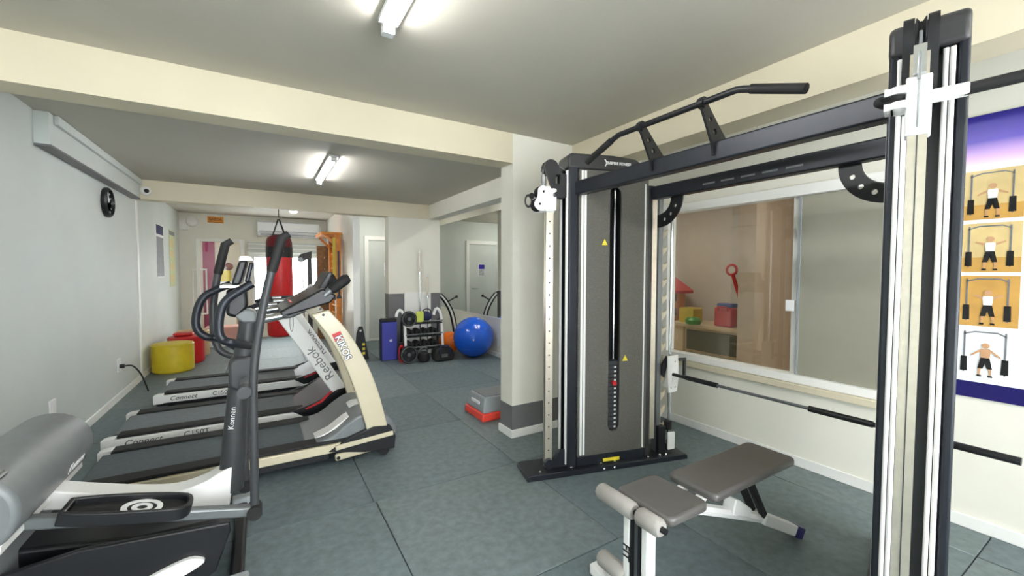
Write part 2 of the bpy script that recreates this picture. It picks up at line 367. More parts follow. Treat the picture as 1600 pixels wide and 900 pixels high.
# ------------------------------------------------------------------ interior window and playroom
g = struct(MB().box((XR+.045, WY0+.7, WZ0+.02), (XR+.051, WY1-.05, WZ1-.04)).build('window_1', M_glass), 'sliding glass window looking into the playroom')
MB().box((XR+.015, WY0+.03, WZ0+.02), (XR+.022, 1.45, WZ1-.04)).build('frosted_pane', M_frost, g)
f = MB(); f.box((XR-.03, WY0-.05, WZ1-.04), (XR+.08, WY1+.05, WZ1+.035)); f.box((XR-.03, WY0-.05, WZ0-.035), (XR+.08, WY1+.05, WZ0+.02)); f.box((XR-.03, WY1-.03, WZ0+.02), (XR+.08, WY1+.05, WZ1-.04)); f.box((XR-.03, WY0-.05, WZ0+.02), (XR+.08, WY0+.03, WZ1-.04))
f.build('window_frame', M_trim, g, bevel=.005)
MB().box((XR-.05, WY0-.07, WZ0-.085), (XR+.0, WY1+.07, WZ0-.037)).build('window_sill', M_beam, g, bevel=.006)
MB().box((XR+.035, 1.475, WZ0+.02), (XR+.06, 1.505, WZ1-.04)).build('pane_stile', M_trim, g)
MB().box((XR+.008, 1.445, WZ0+.02), (XR+.03, 1.46, WZ1-.04)).build('pane_edge', M_stepg, g)
MB().box((XR+.012, 1.475, 1.10), (XR+.036, 1.535, 1.18)).build('latch', M_white, g, bevel=.004)
PX1 = 5.4
w = MB(); w.box((PX1, .4, -.01), (PX1+.1, 5.3, 2.4)); w.box((T, 5.2, -.01), (PX1, 5.3, 2.4)); w.box((T, .4, -.01), (PX1, .5, 2.4)); struct(w.build('wall_playroom', M_play))
struct(MB().box((4.2, 2.26, -.01), (PX1, 2.43, 2.32)).build('wall_playroom_divider', M_playp))
struct(MB().box((T, .4, -.1), (PX1+.1, 5.3, -.01)).build('floor_playroom', M_palew)); struct(MB().box((T, .4, 2.32), (PX1+.1, 5.3, 2.42)).build('ceiling_playroom', M_play))
for lx, ly, w in ((4.3, 3.7, 'above the toy shelf'), (3.9, 1.4, 'behind the frosted pane')):
    lp = thing('ceiling_lamp', 'round lamp on the playroom ceiling '+w, 'lamp', (lx, ly, 2.32))
    MB().cyl((0, 0, -.04), (0, 0, 0), .17).build('base', M_trim, lp); MB().cyl((0, 0, -.07), (0, 0, -.04), .15).build('diffuser', mat('lamp_play', (1, .94, .85), .5, var=0, emit=10, lin=True), lp)
sh = thing('toy_shelf', 'low cream toy shelf with two olive drawers in the playroom', 'shelf', (5.1, 3.3, 0))
f = MB(); f.box((-.3, -1.0, .66), (.28, 1.5, .70)); f.build('top', M_palew, sh, bevel=.004)
MB().box((-.28, .22, 0), (.26, 1.45, .66)).build('side_panel', M_palew, sh)
MB().box((-.24, -.98, 0), (.26, .22, .66)).build('carcass', M_palew, sh)
for z0 in (.06, .36): MB().box((-.265, -.94, z0), (-.24, .18, z0+.26)).build('drawer', M_dgreen, sh, bevel=.004)
def toy(p): return (p[0]-0, p[1], .70)
h = thing('toy_house', 'wooden doll house with red roof on the playroom shelf', 'toy house', (5.02, 3.80, .70)); h.scale = (1.3, 1.9, 1.25)
w = MB(); w.box((-.12, -.02, 0), (.12, .0, .36)); w.box((-.12, .18, 0), (.12, .2, .36)); w.box((.1, 0, 0), (.12, .18, .36)); w.build('walls', M_orangew, h)
for z in (0, .17): MB().box((-.12, 0, z), (.1, .18, z+.015)).build('floor_board', M_palew, h)
MB().prism([(-.08, .34), (.09, .5), (.26, .34), (.26, .31), (.09, .465), (-.08, .31)], lambda a, b, t: (t, a, b), -.15, .14).build('roof', M_toyr, h)
for z in (.06, .22): MB().box((-.125, -.022, z), (-.02, -.019, z+.08)).build('window_opening', M_brownw, h)
tag(MB().prism(rrect(-.12, 0, .1, .2, .03), lambda a, b, t: (5.0+t, 3.55+a, .70+b), -.1, .1).build('toy_crate', M_yellow), 'yellow plastic toy crate beside the doll house', 'toy crate')
tag(MB().lathe([(.05, 0), (.09, .01), (.1, .06), (.07, .09), (.01, .1)], (4.80, 3.36, .70)).build('toy_bowl', M_green), 'green plastic toy bowl before the yellow crate', 'toy')
bx = thing('toy_box', 'red toy box with blue lid on the playroom shelf', 'toy box', (5.0, 3.02, .70))
MB().box((-.1, -.12, 0), (.12, .12, .24)).build('box', M_toyr, bx, bevel=.02); MB().box((-.08, -.1, .24), (.1, .1, .29)).build('lid', M_toyb, bx, bevel=.015); MB().tube([(-.1, -.06, .2), (-.12, -.06, .25), (-.12, .06, .25), (-.1, .06, .2)], .01).build('handle', M_toyr, bx)
tag(MB().prism(rrect(-.09, 0, .09, .2, .05), lambda a, b, t: (5.24+t, 2.72+a, .702+b), -.08, .08).build('toy_bag', M_dgreen), 'dark green soft bag beside the red toy box', 'toy')
sv = thing('toy_shovel', 'long red toy shovel leaning against the playroom divider', 'toy shovel', (4.9, 2.73, .665))
MB().tube([(0, -.06, .05), (-.02, .05, .35), (-.05, .14, .68)], .022).build('shaft', M_toyr, sv); MB().torus((-.055, .155, .745), .06, .016, 'x').build('grip', M_toyr, sv)
MB().prism([(-.13, .036), (-.01, .036), (-.01, .13), (-.13, .13)], lambda a, b, t: (t, a, b), -.06, .06).build('blade', M_toyr, sv, bevel=.02)
tag(MB().prism(sp2([(-.06, 0), (.06, 0), (.07, .1), (.03, .16), (0, .26), (-.04, .16), (-.07, .1)], 3), lambda a, b, t: (5.0+t, 4.45+a, .702+b), -.05, .05).build('toy_figure', M_orange), 'small orange toy figure at the end of the playroom shelf', 'toy')

# ------------------------------------------------------------------ mirror
mr = thing('wall_mirror', 'large frameless mirror on the wall behind the blue ball', 'mirror', (XR, 5.8, .64))
MB().box((-.008, -2.5, 0), (-.002, 2.62, 1.72)).build('glass', M_mir, mr)
MB().box((-.012, -2.5, -.012), (0, 2.62, 0)).build('edge_rail', M_trim, mr)

# ------------------------------------------------------------------ lamps
def batten(x, y0, y1, label):
    t = thing('tube_lamp', label, 'lamp', (x, (y0+y1)/2, CEIL)); h = (y1-y0)/2
    MB().box((-.045, -h, -.022), (.045, h, 0)).build('housing', M_white, t, bevel=.004)
    MB().cyl((0, -h+.02, -.04), (0, h-.02, -.04), .02, 12).build('tube', M_tube, t)
    for s in (-1, 1): MB().box((-.025, s*h-.02, -.065), (.025, s*h+.02, -.015)).build('end_cap', M_white, t)
    return t
batten(.50, .68, 1.90, 'white fluorescent tube lamp on the front ceiling before the cream beam')
batten(.61, 4.32, 5.52, 'white fluorescent tube lamp on the middle ceiling above the treadmills')
batten(.50, -2.1, -.88, 'unseen white fluorescent tube lamp added as fill at the rear end of the front ceiling')  # fill lamp behind the camera, added to light the front room
batten(2.0, -1.6, -.4, 'unseen white fluorescent tube lamp added as fill beside the beam over the front room')  # another added lamp out of view, more fill for the front room
batten(2.95, 4.2, 5.4, 'unseen white fluorescent tube lamp lighting the mirror alcove from its ceiling')  # out of view, lights the alcove
for x, y, w in ((.5, 8.4, 'before the air conditioner'), (1.9, 7.75, 'between the rear door and the pillar, unseen and added as fill'), (2.3, 7.25, 'right behind the white pillar, unseen and added as fill')):  # last two are hidden, added to brighten the corridor and its reflection
    t = thing('ceiling_spot', 'round white spot lamp on the ceiling '+w, 'lamp', (x, y, CEIL))
    MB().lathe([(.06, -.05), (.075, -.05), (.075, 0), (.06, 0)], (0, 0, 0), 20).build('ring', M_white, t); MB().ball((0, 0, -.05), .055, 16, 8, (1, 1, .5)).build('bulb', M_spotm, t)

# ------------------------------------------------------------------ cable machine with two towers
YM = 1.35
cm = thing('cable_machine', 'dark twin tower cable machine with pull-up bar and barbell rails', 'gym machine', (2.0, YM, 0))
P0 = Vector((1.459, 2.209, 0)); TA = Vector((.967, -.254, 0)); TB = Vector((.254, .967, 0))
def tower(near):
    def L(p):
        q = P0+TA*p[0]+TB*p[1]; return Vector((q.x, 2*YM-q.y if near else q.y, p[2]))
    def put(mb, name, m, parent=cm, **k): return mb.map(L).build(name, m, parent, world=True, **k)
    AZ = lambda a, b, t: (a, t, b)              # polygon in depth/height, thickness across
    # base plate
    put(MB().prism([(0, .0), (.0, .03), (.02, .04), (1.23, .04), (1.25, .03), (1.25, 0)], AZ, 0, .23), 'base_plate', M_blackm, bevel=.004)
    for a in (.10, .33, .55, .66, .93, 1.03, 1.08): put(MB().lathe([(.010, 0), (.010, .008), (.004, .012)], (a, .03, .04), 10), 'bolt', M_chrome)
    for a in (.56, .64): put(MB().lathe([(.008, 0), (.008, .006), (.003, .009)], (a, 0, .02), 10, 'y').map(lambda p: (p.x, 0-abs(p.y), p.z)), 'bolt', M_chrome)
    # weight shroud with the slot
    slot = rrect(.605, .26, .695, 1.965, .044)
    put(MB().plate([(.37, .11), (.91, .11), (.91, 2.07), (.37, 2.07)], [slot], AZ, .035, .052), 'shroud', M_shroud, bevel=.003, seg=1)
    put(MB().prism([(.37, .055), (.37, .18), (.40, .205), (.88, .205), (.91, .18), (.91, .055), (.89, .055), (.89, .185), (.39, .185), (.39, .055)], lambda a, b, t: (a, b, t), .11, 2.07), 'shroud_back', M_shroud)
    put(MB().box((.58, .12, .2), (.72, .125, 2.0)), 'slot_lining', M_slot)
    put(MB().prism([(.29, 2.07), (.29, 2.15), (.31, 2.172), (.62, 2.178), (.80, 2.165), (.915, 2.10), (.915, 2.07)], AZ, .03, .212), 'cap', M_cap, bevel=.022, seg=4)
    st = put(MB().box((.61, .075, .20), (.69, .115, .76)), 'weight_stack', M_black)
    for i in range(18): put(MB().box((.60, .066, .205+i*.0305), (.70, .12, .232+i*.0305)), 'weight_plate', M_dgrey, st)
    for i in range(17): put(MB().box((.668, .0645, .214+i*.0305), (.684, .0658, .226+i*.0305)), 'weight_number', M_paper, st)
    put(MB().tube([(.655, .066, .60), (.655, .03, .60)], [.012, .016], 10), 'selector_pin', M_wred, st)
    for a in (.628, .676): put(MB().cyl((a, .095, .2), (a, .095, 2.0), .009), 'guide_rod', M_chrome)
    for a, z in ((.565, 1.585), (.735, .775)): put(MB().prism([(a-.022, z-.02), (a+.022, z-.02), (a, z+.022)], AZ, .0335, .0348), 'warning_sticker', M_wyel)
    put(MB().prism([(.57, .052), (.70, .052), (.70, .075), (.57, .075)], AZ, .0335, .0348), 'warning_sticker', M_wyel)
    put(MB().box((.37, .036, .04), (.91, .2, .11)), 'shroud_foot', M_blackm, bevel=.004)
    # front corner tubes and light trim rods
    for b0 in (.032, .186): put(MB().box((.298, b0, .04), (.362, b0+.026, 2.1)), 'corner_tube', M_blackm, bevel=.008, seg=3)
    put(MB().box((.362, .05, .04), (.372, .19, 2.07)), 'front_panel', M_dgrey)
    for b0 in (.066, .168):
        for d in (-.0075, .0075): put(MB().cyl((.296, b0+d, .06), (.296, b0+d, 2.06), .0066, 10), 'trim_rod', M_whitem)
    for a in (.386, .408): put(MB().box((a, .028, .12), (a+.016, .036, 2.06)), 'trim_strip', M_whitem, bevel=.002)
    put(MB().box((.876, .028, .12), (.886, .036, 2.0)), 'trim_strip', M_whitem, bevel=.002)
    # perforated post with carriage
    hol = [circ(.18, z/1000, .006, 8) for z in range(160, 1900, 82)]
    po = put(MB().plate([(.155, .045), (.205, .045), (.205, 2.02), (.155, 2.02)], hol, AZ, .083, .087), 'post', M_alu)
    f = MB(); f.box((.155, .087, .045), (.159, .121, 2.02)); f.box((.201, .087, .045), (.205, .121, 2.02)); f.box((.155, .121, .045), (.205, .125, 2.02)); put(f, 'post_back', M_alu)
    put(MB().box((.1535, .1025, .045), (.1552, .1055, 2.02)), 'post_seam', M_dgrey)
    put(MB().box((.165, .09, .04), (.195, .12, 1.99)), 'post_core', M_slot)
    put(MB().prism(circ(.175, .075, .034), AZ, .05, .082), 'foot_pulley', M_blackm); put(MB().prism([(.205, .04), (.30, .04), (.30, .16), (.25, .16), (.205, .1)], AZ, .06, .085), 'foot_bracket', M_blackm, bevel=.004)
    # top pulley bracket
    out = sp2([(.135, 2.075), (.15, 2.115), (.19, 2.125), (.225, 2.105), (.26, 2.04), (.30, 2.02), (.30, 1.89), (.24, 1.885), (.2, 1.91), (.175, 1.96), (.15, 2.03)], 4)
    for b0 in (.066, .118): put(MB().plate(out, [rrect(.215, 1.965, .25, 2.03, .008, 3)], AZ, b0, b0+.024), 'pulley_bracket', M_black)
    put(MB().lathe([(.046, -.012), (.05, -.01), (.038, -.003), (.038, .003), (.05, .01), (.046, .012)], (.185, .104, 2.075), 22, 'y'), 'pulley', M_rubber)
    # carriage on the post
    ca = put(MB().box((.148, .076, 1.78), (.212, .132, 1.95)), 'carriage', M_whitem, bevel=.005)
    put(MB().box((.13, .09, 1.95), (.15, .118, 2.03)), 'carriage_tongue', M_chrome, ca)
    if near:                                    # pulley head swung towards the middle of the machine
        for z0, z1 in ((1.905, 1.925), (1.862, 1.882)): put(MB().prism(rrect(.13, .045, .215, .08, .012, 3), XY, z0, z1), 'pulley_plate', M_whitem, ca)
        for z0, z1 in ((1.905, 1.925), (1.862, 1.882)): put(MB().box((.14, .03, z0), (.205, .05, z1)), 'pulley_arm', M_whitem, ca)
        put(MB().lathe([(.03, -.011), (.034, -.009), (.026, 0), (.034, .009), (.03, .011)], (.17, .05, 1.8935), 18, 'z'), 'pulley', M_rubber, ca)
        put(MB().ball((.17, .02, 1.9), .016, 12, 8), 'cable_stop', M_rubber, ca)
        put(MB().tube([(.142, .104, 2.05), (.142, .104, 1.80)], .0025, 8), 'cable', M_greym, ca)
    else:
        sh_ = sp2([(.215, 1.79), (.15, 1.785), (.095, 1.785), (.06, 1.82), (.075, 1.86), (.085, 1.885), (.09, 1.93), (.125, 1.95), (.16, 1.93), (.215, 1.93), (.215, 1.86)], 3)
        put(MB().plate(sh_, [circ(.125, 1.91, .009, 8), circ(.1, 1.828, .009, 8)], AZ, .058, .064), 'pulley_plate', M_whitem, ca)
        put(MB().plate(sh_, [circ(.125, 1.91, .009, 8), circ(.1, 1.828, .009, 8)], AZ, .144, .150), 'pulley_plate', M_whitem, ca)
        for a, z in ((.125, 1.91), (.1, 1.828)): put(MB().lathe([(.04, -.03), (.044, -.026), (.034, 0), (.044, .026), (.04, .03)], (a, .104, z), 20, 'y'), 'pulley', M_rubber, ca)
        put(MB().torus((.035, .104, 1.85), .022, .005, 'y').map(lambda p: (p.x, p.y, 1.85+(p.z-1.85)*1.7)), 'carabiner', M_black, ca)
        put(MB().ball((.058, .104, 1.885), .02, 12, 8), 'cable_stop', M_rubber, ca)
        put(MB().tube([(.205, .02, 1.89), (.205, .064, 1.89)], [.017, .012], 12), 'adjust_knob', M_black, ca)
    put(MB().box((.16, .132, 1.875), (.2, .205, 1.905)), 'carriage_arm', M_whitem, ca, bevel=.004)
    put(MB().tube([(.18, .195, 1.89), (.175, .34, 1.895)], .0165, 14), 'hand_grip', M_rubber, ca)
    put(MB().tube([(.14, .104, 2.07), (.125, .104, 1.93)], .004, 8), 'cable', M_greym)
    put(MB().tube([(.2, .104, 2.12), (.32, .104, 2.06)], .004, 8), 'cable', M_greym)
    # rear rail with hooks and the barbell carriage
    put(MB().box((.91, .05, .04), (.95, .1, 1.98)), 'rear_tube', M_cap, bevel=.006)
    put(MB().box((.96, .06, .16), (1.0, .13, 1.98)), 'rear_channel', M_alu)
    put(MB().box((1.035, .09, .04), (1.075, .14, 2.0)), 'hook_post', M_greym, bevel=.005)
    prof = [(1.075, .14)]
    z = .14
    while z < 1.66:
        prof += [(1.088, z), (1.09, z+.04), (1.122, z+.08), (1.13, z+.118), (1.108, z+.098), (1.095, z+.10)]; z += .12
    prof += [(1.075, z)]
    put(MB().plate(prof, [], AZ, .108, .122), 'hook_plate', M_hook)
    put(MB().cyl((1.16, .104, .1), (1.16, .104, 2.0), .012), 'rail_rod', M_chrome)
    put(MB().box((.90, .07, 1.94), (1.18, .14, 2.0)), 'rail_head', M_blackm, bevel=.004)
    put(MB().box((1.04, .06, .04), (1.10, .15, .24)), 'bumper_block', M_black, bevel=.004)
    f = MB().box((1.12, .055, .06), (1.18, .07, .19)); put(f, 'spring_plate', M_whitem, bevel=.004); put(MB().box((1.12, .07, .05), (1.185, .14, .10)), 'rail_foot', M_black); put(MB().lathe([(.03, .0), (.032, .03), (.03, .06)], (1.15, .104, .2), 16), 'spring', M_rubber)
    rc = put(MB().plate([(1.105, .76), (1.19, .77), (1.2, .62), (1.185, .50), (1.115, .49), (1.105, .62)], [circ(1.165, .72, .008, 8), circ(1.13, .525, .008, 8), circ(1.17, .53, .008, 8), rrect(1.135, .57, 1.15, .61, .006, 3)], AZ, .05, .062), 'rail_carriage', M_whitem)
    put(MB().box((1.125, .062, .52), (1.18, .15, .74)), 'carriage_sleeve', M_whitem, rc)
    put(MB().prism([(1.195, .745), (1.255, .745), (1.255, .60), (1.235, .60), (1.235, .725), (1.195, .725)], AZ, .04, .056), 'safety_hook', M_black, rc)
    put(MB().prism([(1.07, .70), (1.11, .76), (1.11, .68), (1.09, .60), (1.07, .62)], AZ, .07, .085), 'catch_hook', M_black, rc)
    # quarter round gussets under the rear beam
    gp = circ(0, 0, .2, 10, 0, PI/2, True)+list(reversed(circ(0, 0, .11, 8, 0, PI/2, True)))
    f = MB().plate(gp, [circ(.155*math.cos(t), .155*math.sin(t), .013, 8) for t in (.4, .8, 1.2)], lambda a, b, t: (2.41+t, 1.985-a, 1.895-b), 0, .012)
    if near: f.map(lambda p: (p.x, 2*YM-p.y, p.z))
    f.build('gusset', M_black, cm, world=True)
    # logo on the cap
    if not near:
        m4 = lambda a, b, z: L((a, b, z))
        text('lettering', 'INSPIRE FITNESS', .026, M_paper, cm, frame(L((.665, .0285, 2.122)), TA, (0, 0, 1)), True, bold=.0008)
        put(MB().prism([(.555, 2.10), (.567, 2.122), (.552, 2.145), (.56, 2.148), (.577, 2.122), (.562, 2.096)], AZ, .0275, .0296), 'emblem', M_paper)
tower(False); tower(True)
MB().box((1.795, .52, 1.895), (1.865, 2.18, 1.985)).build('upper_beam', M_blackm, cm, world=True, bevel=.008, seg=3)
MB().box((2.37, .69, 1.895), (2.44, 2.01, 1.985)).build('lower_beam', M_blackm, cm, world=True, bevel=.008, seg=3)
for i in range(5): MB().box((2.3685, 1.05+i*.12, 1.925), (2.37, 1.13+i*.12, 1.935)).build('beam_mark', M_grey, cm, world=True)
pb = MB().tube([(1.70, 1.88, 2.065), (1.70, 1.70, 2.13), (1.70, 1.67, 2.138), (1.70, 1.01, 2.138), (1.70, .98, 2.13), (1.70, .80, 2.065)], .0145, 14).build('pull_up_bar', M_black, cm, world=True)
for a, c in (((1.70, 1.93, 2.047), (1.70, 1.73, 2.12)), ((1.70, .75, 2.047), (1.70, .95, 2.12))): MB().tube([a, c], .019, 14).build('foam_grip', M_rubber, pb, world=True)
for y in (1.515, 1.165):
    MB().plate([(1.676, 2.14), (1.684, 2.158), (1.70, 2.166), (1.718, 2.158), (1.728, 2.145), (1.80, 2.075), (1.885, 1.998), (1.885, 1.98), (1.80, 1.975), (1.797, 1.92), (1.782, 1.92), (1.776, 1.965)], [circ(1.755, 2.075, .012, 8), circ(1.79, 2.025, .014, 8)], XZ, y-.006, y+.006).build('bar_bracket', M_black, cm, world=True)
    MB().cyl((1.70, y-.014, 2.138), (1.70, y+.014, 2.138), .024).build('bar_clamp', M_black, cm, world=True)
bb = MB().cyl((2.585, .72, .625), (2.585, 1.98, .625), .0095).build('barbell', M_greym, cm, world=True)
for y0, y1 in ((.33, .62), (.80, 1.08), (1.62, 1.86), (2.08, 2.37)): MB().cyl((2.585, y0, .625), (2.585, y1, .625), .0165).build('bar_sleeve', M_black, bb, world=True)
for y0, y1 in ((.6, .82), (1.86, 2.1)): MB().cyl((2.585, y0, .625), (2.585, y1, .625), .012).build('bar_end', M_black, bb, world=True)

# ------------------------------------------------------------------ weight bench
be = thing('weight_bench', 'white framed adjustable bench with grey pads under the cable machine', 'bench', (1.75, 1.12, 0))
def bw(mb, n, m, p=be, **k): return mb.build(n, m, p, world=True, **k)
bw(MB().prism(rrect(1.29, .98, 1.535, 1.265, .035), XY, .415, .452), 'seat', M_vinyl, bevel=.012, seg=3)
ang = math.radians(.4); R = Matrix.Rotation(-ang, 3, 'Y'); c = Vector((1.565, 0, .432))
bw(MB().prism(rrect(0, .975, .66, 1.215, .03), XY, .0, .036).map(lambda p: R @ p+c), 'backrest', M_vinyl, bevel=.012, seg=3)
for y in (1.03, 1.12): bw(MB().bar((1.48, y+.02, .40), (1.60, y+.02, .43), .03, .025), 'pad_bracket', M_whitem)
bw(MB().tube([(1.30, 1.12, .38), (1.55, 1.11, .355), (1.66, 1.10, .325), (1.90, 1.09, .235), (2.12, 1.08, .15)], .026, 8), 'main_tube', M_whitem)
bw(MB().bar((2.10, 1.072, .165), (2.33, 1.03, .05), .055, .055), 'rear_leg', M_whitem, bevel=.006)
bw(MB().bar((2.32, 1.032, .055), (2.37, 1.022, .03), .064, .06), 'rear_foot', M_inknv, bevel=.004)
for y in (1.06, 1.115): bw(MB().bar((1.93, y, .44), (2.10, y, .18), .022, .03), 'support_strut', M_black)
bw(MB().prism([(1.84, .26), (1.98, .2), (2.0, .24), (1.90, .31), (1.86, .33)], XZ, 1.06, 1.12), 'adjuster', M_whitem, bevel=.006)
for y in (1.075, 1.165): bw(MB().box((1.255, y-.02 if y < 1.1 else y-.016, .0), (1.305, y+.016 if y < 1.1 else y+.02, .43)), 'front_post', M_whitem, bevel=.008)
bw(MB().box((1.268, 1.091, .06), (1.29, 1.149, .40)), 'post_inset', M_greym)
for y in (1.1, 1.14): bw(MB().box((1.256, y-.006, .12), (1.27, y+.006, .40)), 'post_slot', M_black)
for z, y0, y1 in ((.415, 1.0, 1.11), (.415, 1.13, 1.33), (.12, .96, 1.07), (.12, 1.17, 1.32)):
    bw(MB().tube([(1.265, y0, z), (1.265, y0+.012, z), (1.265, y1-.012, z), (1.265, y1, z)], [.028, .036, .036, .028], 18), 'foam_roller', M_foam)
for z in (.415, .12): bw(MB().cyl((1.265, .98, z), (1.265, 1.31, z), .012), 'roller_axle', M_black)
bw(MB().bar((1.28, .86, .03), (1.28, 1.38, .03), .06, .05), 'front_foot', M_whitem, bevel=.008)
text('lettering', 'FIT', .05, M_ink, be, frame((1.2535, 1.165, .235), (0, 0, -1), (0, -1, 0)), True, bold=.001)

# ------------------------------------------------------------------ treadmills
def tm_copy_label(o, label): o['label'] = label
tw = thing('treadmill', 'white treadmill with straight uprights, between the cream treadmill and another white one', 'treadmill', (0, 4.0, 0), group='white treadmills')
def deck(t, x0, x1, wd, railm, beltm, rail_z=.155, h=.075):
    MB().prism(rrect(x0, .03, x1, wd-.03, .03), XY, .05, .10).build('deck_frame', M_black, t)
    MB().box((x0+.03, .13, .10), (x1+.2, wd-.13, rail_z+.008)).build('running_belt', beltm, t, bevel=.006)
    for s in (0, 1):
        y = 0 if s == 0 else wd
        d = 1 if s == 0 else -1
        MB().box((x0+.0, min(y, y+d*.045), rail_z-h), (x1+.12, max(y, y+d*.045), rail_z)).build('side_rail', railm, t, bevel=.006)
        MB().box((x0+.07, min(y+d*.02, y+d*.135), rail_z), (x1+.12, max(y+d*.02, y+d*.135), rail_z+.022)).build('foot_rail', M_rubber, t, bevel=.006)
        e = MB().prism([(x0-.012, rail_z-h-.004), (x0-.012, rail_z+.003), (x0+.02, rail_z+.012), (x0+.065, rail_z+.014), (x0+.065, rail_z-h-.004)], XZ, min(y-.004*d, y+d*.07), max(y-.004*d, y+d*.07)); e.build('end_cap', M_whitem, t, bevel=.004)
        MB().cyl((x0+.12, y+d*.03, .03), (x0+.12, y+d*.08, .03), .03).build('rear_foot', M_rubber, t)
WT = .72
deck(tw, -1.0, .30, WT, M_whitem, M_belt)
hp = sp2([(.22, .16), (.36, .2), (.52, .285), (.66, .32), (.80, .30), (.88, .2), (.88, .09), (.3, .09)], 4)
MB().prism(hp, XZ, .03, WT-.03).build('motor_hood', M_dgrey, tw, bevel=.02, seg=3)
for y in (0, WT): MB().prism([(.2, .165), (.38, .215), (.56, .305), (.72, .33), (.82, .31), (.9, .2), (.9, .1), (.3, .1)], XZ, y-.02 if y else -.005, y+.005 if y else .04).build('hood_side', M_black, tw, bevel=.006)
MB().prism([(.30, .178), (.42, .225), (.50, .30), (.53, .305), (.44, .212), (.31, .168)], XZ, -.0075, -.0055).build('hood_stripe', M_wred, tw)
for y in (.03, WT-.03):
    MB().prism([(.53, .27), (.66, .29), (.245, .99), (.105, .97)], XZ, y-.028, y+.028).build('upright', M_whitem, tw, bevel=.01, seg=3)
up_d = Vector((-.42, 0, .70)).normalized()
text('lettering', 'Reebok', .11, M_grey, tw, frame((.43, .0005, .56), up_d, (-.857, 0, -.514)), False, ext=.0006)
MB().prism([(.03, .985), (.06, 1.02), (.34, 1.10), (.45, 1.22), (.48, 1.20), (.40, 1.06), (.2, .975)], XZ, .0, WT).build('console', M_grey, tw, bevel=.015, seg=3)
MB().prism([(.36, 1.128), (.44, 1.218), (.452, 1.208), (.372, 1.118)], XZ, .12, WT-.12).build('display', M_ink, tw)
for y in (.03, WT-.03):
    MB().tube(smooth_path([(.30, y, 1.06), (.12, y, 1.055), (-.05, y, 1.045), (-.16, y, 1.01)], 5), .021, 12).build('handrail', M_blackm, tw)
    MB().tube([(.12, y, 1.056), (.02, y, 1.051)], .024, 12).build('pulse_grip', M_chrome, tw)
for x in (.28, .78):
    for y in (.08, WT-.08): MB().cyl((x, y-.02, .045), (x, y+.02, .045), .045).build('wheel', M_rubber, tw)
yt = MB().box((.55, .3, .335), (.59, .34, .36)).build('safety_key', M_wyel, tw)
text('lettering', 'Connect', .062, M_dgrey, tw, frame((-.78, -.001, .118), (1, 0, 0), (0, 0, 1)), shear=.3)
text('model_number', 'C150T', .058, M_dgrey, tw, frame((-.46, -.001, .118), (1, 0, 0), (0, 0, 1)))
t1 = copy_tree(tw); t1.location = (.08, 5.2, 0); t1['label'] = 'white treadmill with straight uprights, closest to the rear area and the punching bag'

tk = thing('treadmill', 'cream treadmill with curved uprights and black console under the front beam', 'treadmill', (0, 3.10, 0))
KW = .70
TKY = 3.10
deck(tk, -.95, .40, KW, M_cream, M_belt2, .16, .06)
def kz(u, v): p = ony(u, v, TKY); return (p.x, p.z)
outer = sp2([kz(514, 484), kz(545, 520), kz(572, 565), kz(592, 615), kz(607, 672)], 5); inner = sp2([kz(574, 674), kz(556, 615), kz(536, 565), kz(512, 525), kz(486, 492)], 5)
for y in (-.005, KW-.045):
    MB().prism(outer+inner, XZ, y, y+.05).build('upright', M_cream, tk, bevel=.01, seg=3)
ku = kz(536, 543)
kd = Vector((kz(545, 575)[0]-kz(522, 527)[0], 0, kz(545, 575)[1]-kz(522, 527)[1])).normalized(); kn = Vector((0, 1, 0)).cross(kd)*-1
text('letter_outline', 'KIKOS', .066, M_ink, tk, frame((ku[0], -.0062, ku[1]), kd, kn), False, bold=.005)
text('lettering', 'KIKOS', .066, M_paper, tk, frame((ku[0], -.0072, ku[1]), kd, kn), False, bold=.0012)
pp = Vector((ku[0], 0, ku[1]))-kd*.088; MB().box((-.03, -.0004, -.03), (.03, 0, .03), R=Matrix(((kd.x, 0, -kd.z), (0, 1, 0), (kd.z, 0, kd.x))), c=(pp.x, -.0052, pp.z)).build('logo_patch', M_wred, tk)
for u, v in ((500, 483), (505, 492)):
    q = kz(u, v); MB().cyl((q[0], -.009, q[1]), (q[0], 0, q[1]), .009, 10).build('bolt', M_black, tk)
hs = [kz(513, 706), kz(545, 684), kz(583, 666), kz(610, 664), kz(618, 680), kz(616, 699), kz(570, 706)]
x1 = kz(618, 680)[0]
for y in (0, KW): MB().prism(hs, XZ, y-.03 if y else -.012, y+.012 if y else .03).build('hood_side', M_black, tk, bevel=.006)
MB().prism(sp2([(.22, .17), (.38, .2), (.5, .28), (.60, .33), (.70, .32), (x1-.03, .27), (x1-.02, .12), (.25, .10)], 4), XZ, .03, KW-.03).build('motor_hood', M_grey, tk, bevel=.02, seg=3)
MB().prism([(.50, .293), (.53, .307), (.44, .235), (.36, .20), (.30, .19), (.40, .225)], XZ, .1, .22).build('hood_inlay', M_whitem, tk)
MB().prism(sp2([(.56, .318), (.60, .338), (.68, .333), (.70, .323), (.6, .325)], 2), XZ, .28, .42).build('hood_inlay', M_white, tk)
MB().bar((.42, -.004, .135), (x1-.02, -.004, .165), .03, .035).build('rail_cover', M_cream, tk, bevel=.006)
MB().bar((.42, .02, .055), (.70, .02, .075), .03, .05).build('lift_link', M_cream, tk, bevel=.012, seg=3)
MB().cyl((.44, 0, .056), (.44, -.004, .056), .012).build('bolt', M_black, tk)
for x in (.76,):
    for y in (.03, KW-.03): MB().cyl((x, y-.02, .04), (x, y+.02, .04), .04).build('wheel', M_rubber, tk)
c0 = kz(440, 494); c1 = kz(512, 462); c2 = kz(546, 434)
